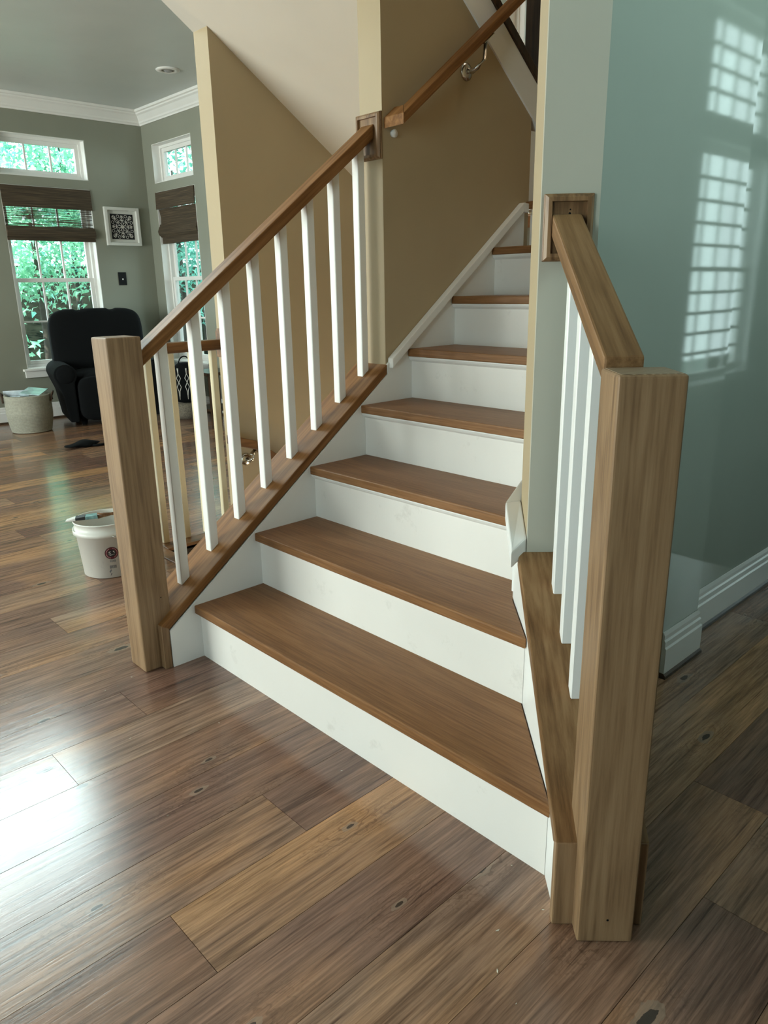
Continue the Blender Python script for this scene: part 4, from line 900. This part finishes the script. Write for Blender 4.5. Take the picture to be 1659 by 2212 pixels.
# ---- wood shavings on the planks
chips = [(1.398, -0.18), (1.453, -0.25), (0.401, -0.182), (-0.026, -0.242), (-0.005, -0.298), (-0.005, -0.338), (1.315, -0.027), (1.43, -0.077), (0.992, -0.071), (0.814, -0.075), (0.293, -0.398), (0.655, -0.476), (1.515, -0.277)]
for i, (x, y) in enumerate(chips):
    s_ = 0.0045 if i < 2 else random.uniform(0.0016, 0.0028); a = random.uniform(0, 2 * PI)
    m = MB(); m.hexa([(-s_, -s_ * 0.25, 0.0002), (s_ * 0.4, -s_ * 0.35, 0.0002), (s_, s_ * 0.3, 0.0002), (-s_ * 0.3, s_ * 0.25, 0.0002)], [(-s_, -s_ * 0.2, 0.0012), (s_ * 0.4, -s_ * 0.3, 0.0006), (s_, s_ * 0.25, 0.0016), (-s_ * 0.3, s_ * 0.2, 0.0008)])
    o = m.build('wood_chip', plain('pale_chip', (0.75, 0.70, 0.58), 0.7) if i == 0 else bpy.data.materials['pale_chip'], None, (x, y, 0.0)); o.rotation_euler = (0, 0, a)
    if i == 0: tag(o, 'largest pale wood chip on the floor left of the big newel post', 'wood chip')
    elif i == 1: tag(o, 'pale wood shaving nearest the bottom of the photo left of the big newel', 'wood chip')
    else: tag(o, 'tiny pale wood speck on the planks before the first riser', 'wood chip', 'wood specks on the floor')

# ================================================================== outside
m = MB(); m.prism_y([(-5.6, -0.9), (-5.6, -0.55), (-7.5, -0.50), (-16, 1.5), (-30, 2.2), (-30, -0.9)], -14, 22); struct(m.build('ground_left', plain('dark_soil', (0.010, 0.012, 0.009), 0.95, spec=0.0, var=0.5, scale=3)), 'dark ground outside the left window', 'ground')
m = MB(); m.box(-5.6, 8, 2.95, 22, -0.9, -0.55); struct(m.build('ground_back', plain('dark_soil_back', (0.010, 0.012, 0.009), 0.95, spec=0.0, var=0.5, scale=3)), 'dark ground outside the narrow window', 'ground')
def leaf_mat(name, c0, c1):
    mm, n, l, b = nt(name); oi = n.new('ShaderNodeTexCoord'); no = n.new('ShaderNodeTexNoise'); no.inputs['Scale'].default_value = 2.2; no.inputs['Detail'].default_value = 5
    l.new(oi.outputs['Object'], no.inputs['Vector']); rp = ramp(n, [(0.35, c0), (0.65, c1)]); l.new(no.outputs['Fac'], rp.inputs['Fac']); l.new(rp.outputs['Color'], b.inputs['Base Color'])
    b.inputs['Roughness'].default_value = 0.45
    tr = n.new('ShaderNodeBsdfTranslucent'); l.new(rp.outputs['Color'], tr.inputs['Color']); mx = n.new('ShaderNodeMixShader'); mx.inputs['Fac'].default_value = 0.45
    l.new(b.outputs[0], mx.inputs[1]); l.new(tr.outputs[0], mx.inputs[2]); l.new(mx.outputs[0], n['Material Output'].inputs['Surface']); return mm
MAT['leaf'] = leaf_mat('leaf_green', (0.16, 0.46, 0.30), (0.46, 0.82, 0.62)); MAT['leafd'] = leaf_mat('leaf_teal', (0.10, 0.40, 0.32), (0.38, 0.78, 0.68))
def foliage(seed, n, rx, ry, rz, size):
    r = random.Random(seed); mb = MB(); cl = [(r.uniform(-1, 1) * rx * 0.8, r.uniform(-1, 1) * ry * 0.8, r.uniform(-1, 1) * rz * 0.8) for _ in range(26)]
    for i in range(n):
        c = cl[i % len(cl)]; p = Vector((c[0] + r.gauss(0, rx * 0.22), c[1] + r.gauss(0, ry * 0.22), c[2] + r.gauss(0, rz * 0.16)))
        e = Euler((r.uniform(-0.9, 0.9), r.uniform(-0.9, 0.9), r.uniform(0, 6.3))).to_matrix(); s_ = size * r.uniform(0.6, 1.3)
        v = [mb.bm.verts.new(p + e @ Vector(q)) for q in ((-s_, 0, 0), (-s_ * 0.2, -s_ * 0.45, 0.02), (s_, 0, -0.03), (-s_ * 0.2, s_ * 0.45, 0.02))]; mb.bm.faces.new(v)
    return mb
def tree(name, label, loc, h, rx, ry, rz, seed, n, size, mat, group=None):
    t = thing(name, label, 'tree', loc, 0, group)
    mb = MB(); mb.tube([(0, 0, 0), (0.04, 0.02, h * 0.4), (-0.03, 0.05, h * 0.8), (0.05, 0, h * 1.1)], [0.07, 0.05, 0.035, 0.015], 10); mb.build('trunk', plain('bark', (0.05, 0.042, 0.034), 0.9) if 'bark' not in bpy.data.materials else bpy.data.materials['bark'], t)
    mb = foliage(seed, n, rx, ry, rz, size); mb.rot(Matrix.Translation((0, 0, h))); mb.build('foliage', mat, t, kind='stuff')
tree('leafy_tree', 'bright green leafy tree outside the left window, nearest the glass', (-8.6, 2.65, -0.55), 2.75, 1.0, 1.3, 1.15, 1, 5200, 0.050, 'leaf')
tree('leafy_tree', 'teal leafy tree outside the left window, behind the nearest tree', (-11.2, 4.2, -0.55), 3.9, 1.6, 2.2, 2.2, 2, 5600, 0.075, 'leafd')
tree('leafy_tree', 'tall leafy tree outside seen in the left transom window', (-9.8, 2.7, -0.55), 5.6, 1.2, 1.5, 1.3, 3, 4200, 0.075, 'leafd')
tree('leafy_tree', 'teal leafy tree outside the narrow window', (-9.4, 5.2, -0.55), 3.2, 1.2, 1.3, 2.2, 4, 4600, 0.055, 'leafd')
tree('leafy_tree', 'pale leafy tree outside seen in the right transom window', (-10.4, 6.2, -0.55), 5.4, 1.4, 1.4, 1.3, 5, 3600, 0.085, 'leaf')
sp_ = thing('sapling', 'thin sapling with a few leaves low outside the left window', 'plant', (-6.9, 1.86, -0.55))
m = MB(); m.tube([(0, 0, 0), (0.01, -0.02, 0.5), (-0.02, -0.06, 1.0), (0.0, -0.05, 1.25)], [0.012, 0.010, 0.008, 0.005], 7); m.build('stem', bpy.data.materials['bark'], sp_)
mb = foliage(9, 46, 0.16, 0.14, 0.14, 0.06); mb.rot(Matrix.Translation((0, -0.03, 1.15))); mb.build('leaves', 'leaf', sp_, kind='stuff')

# ================================================================== lamps of the house
def point(name, loc, power, color, r=0.06):
    l = bpy.data.lights.new(name, 'POINT'); l.energy = power; l.color = color; l.shadow_soft_size = r
    o = bpy.data.objects.new(name, l); o.location = loc; COL.objects.link(o); return o
point('basement_lamp', (-0.60, 2.3, -1.3), 50, (1.0, 0.74, 0.30), 0.08)
point('landing_lamp', (0.45, 2.2, 4.6), 32, (1.0, 0.78, 0.55), 0.12)
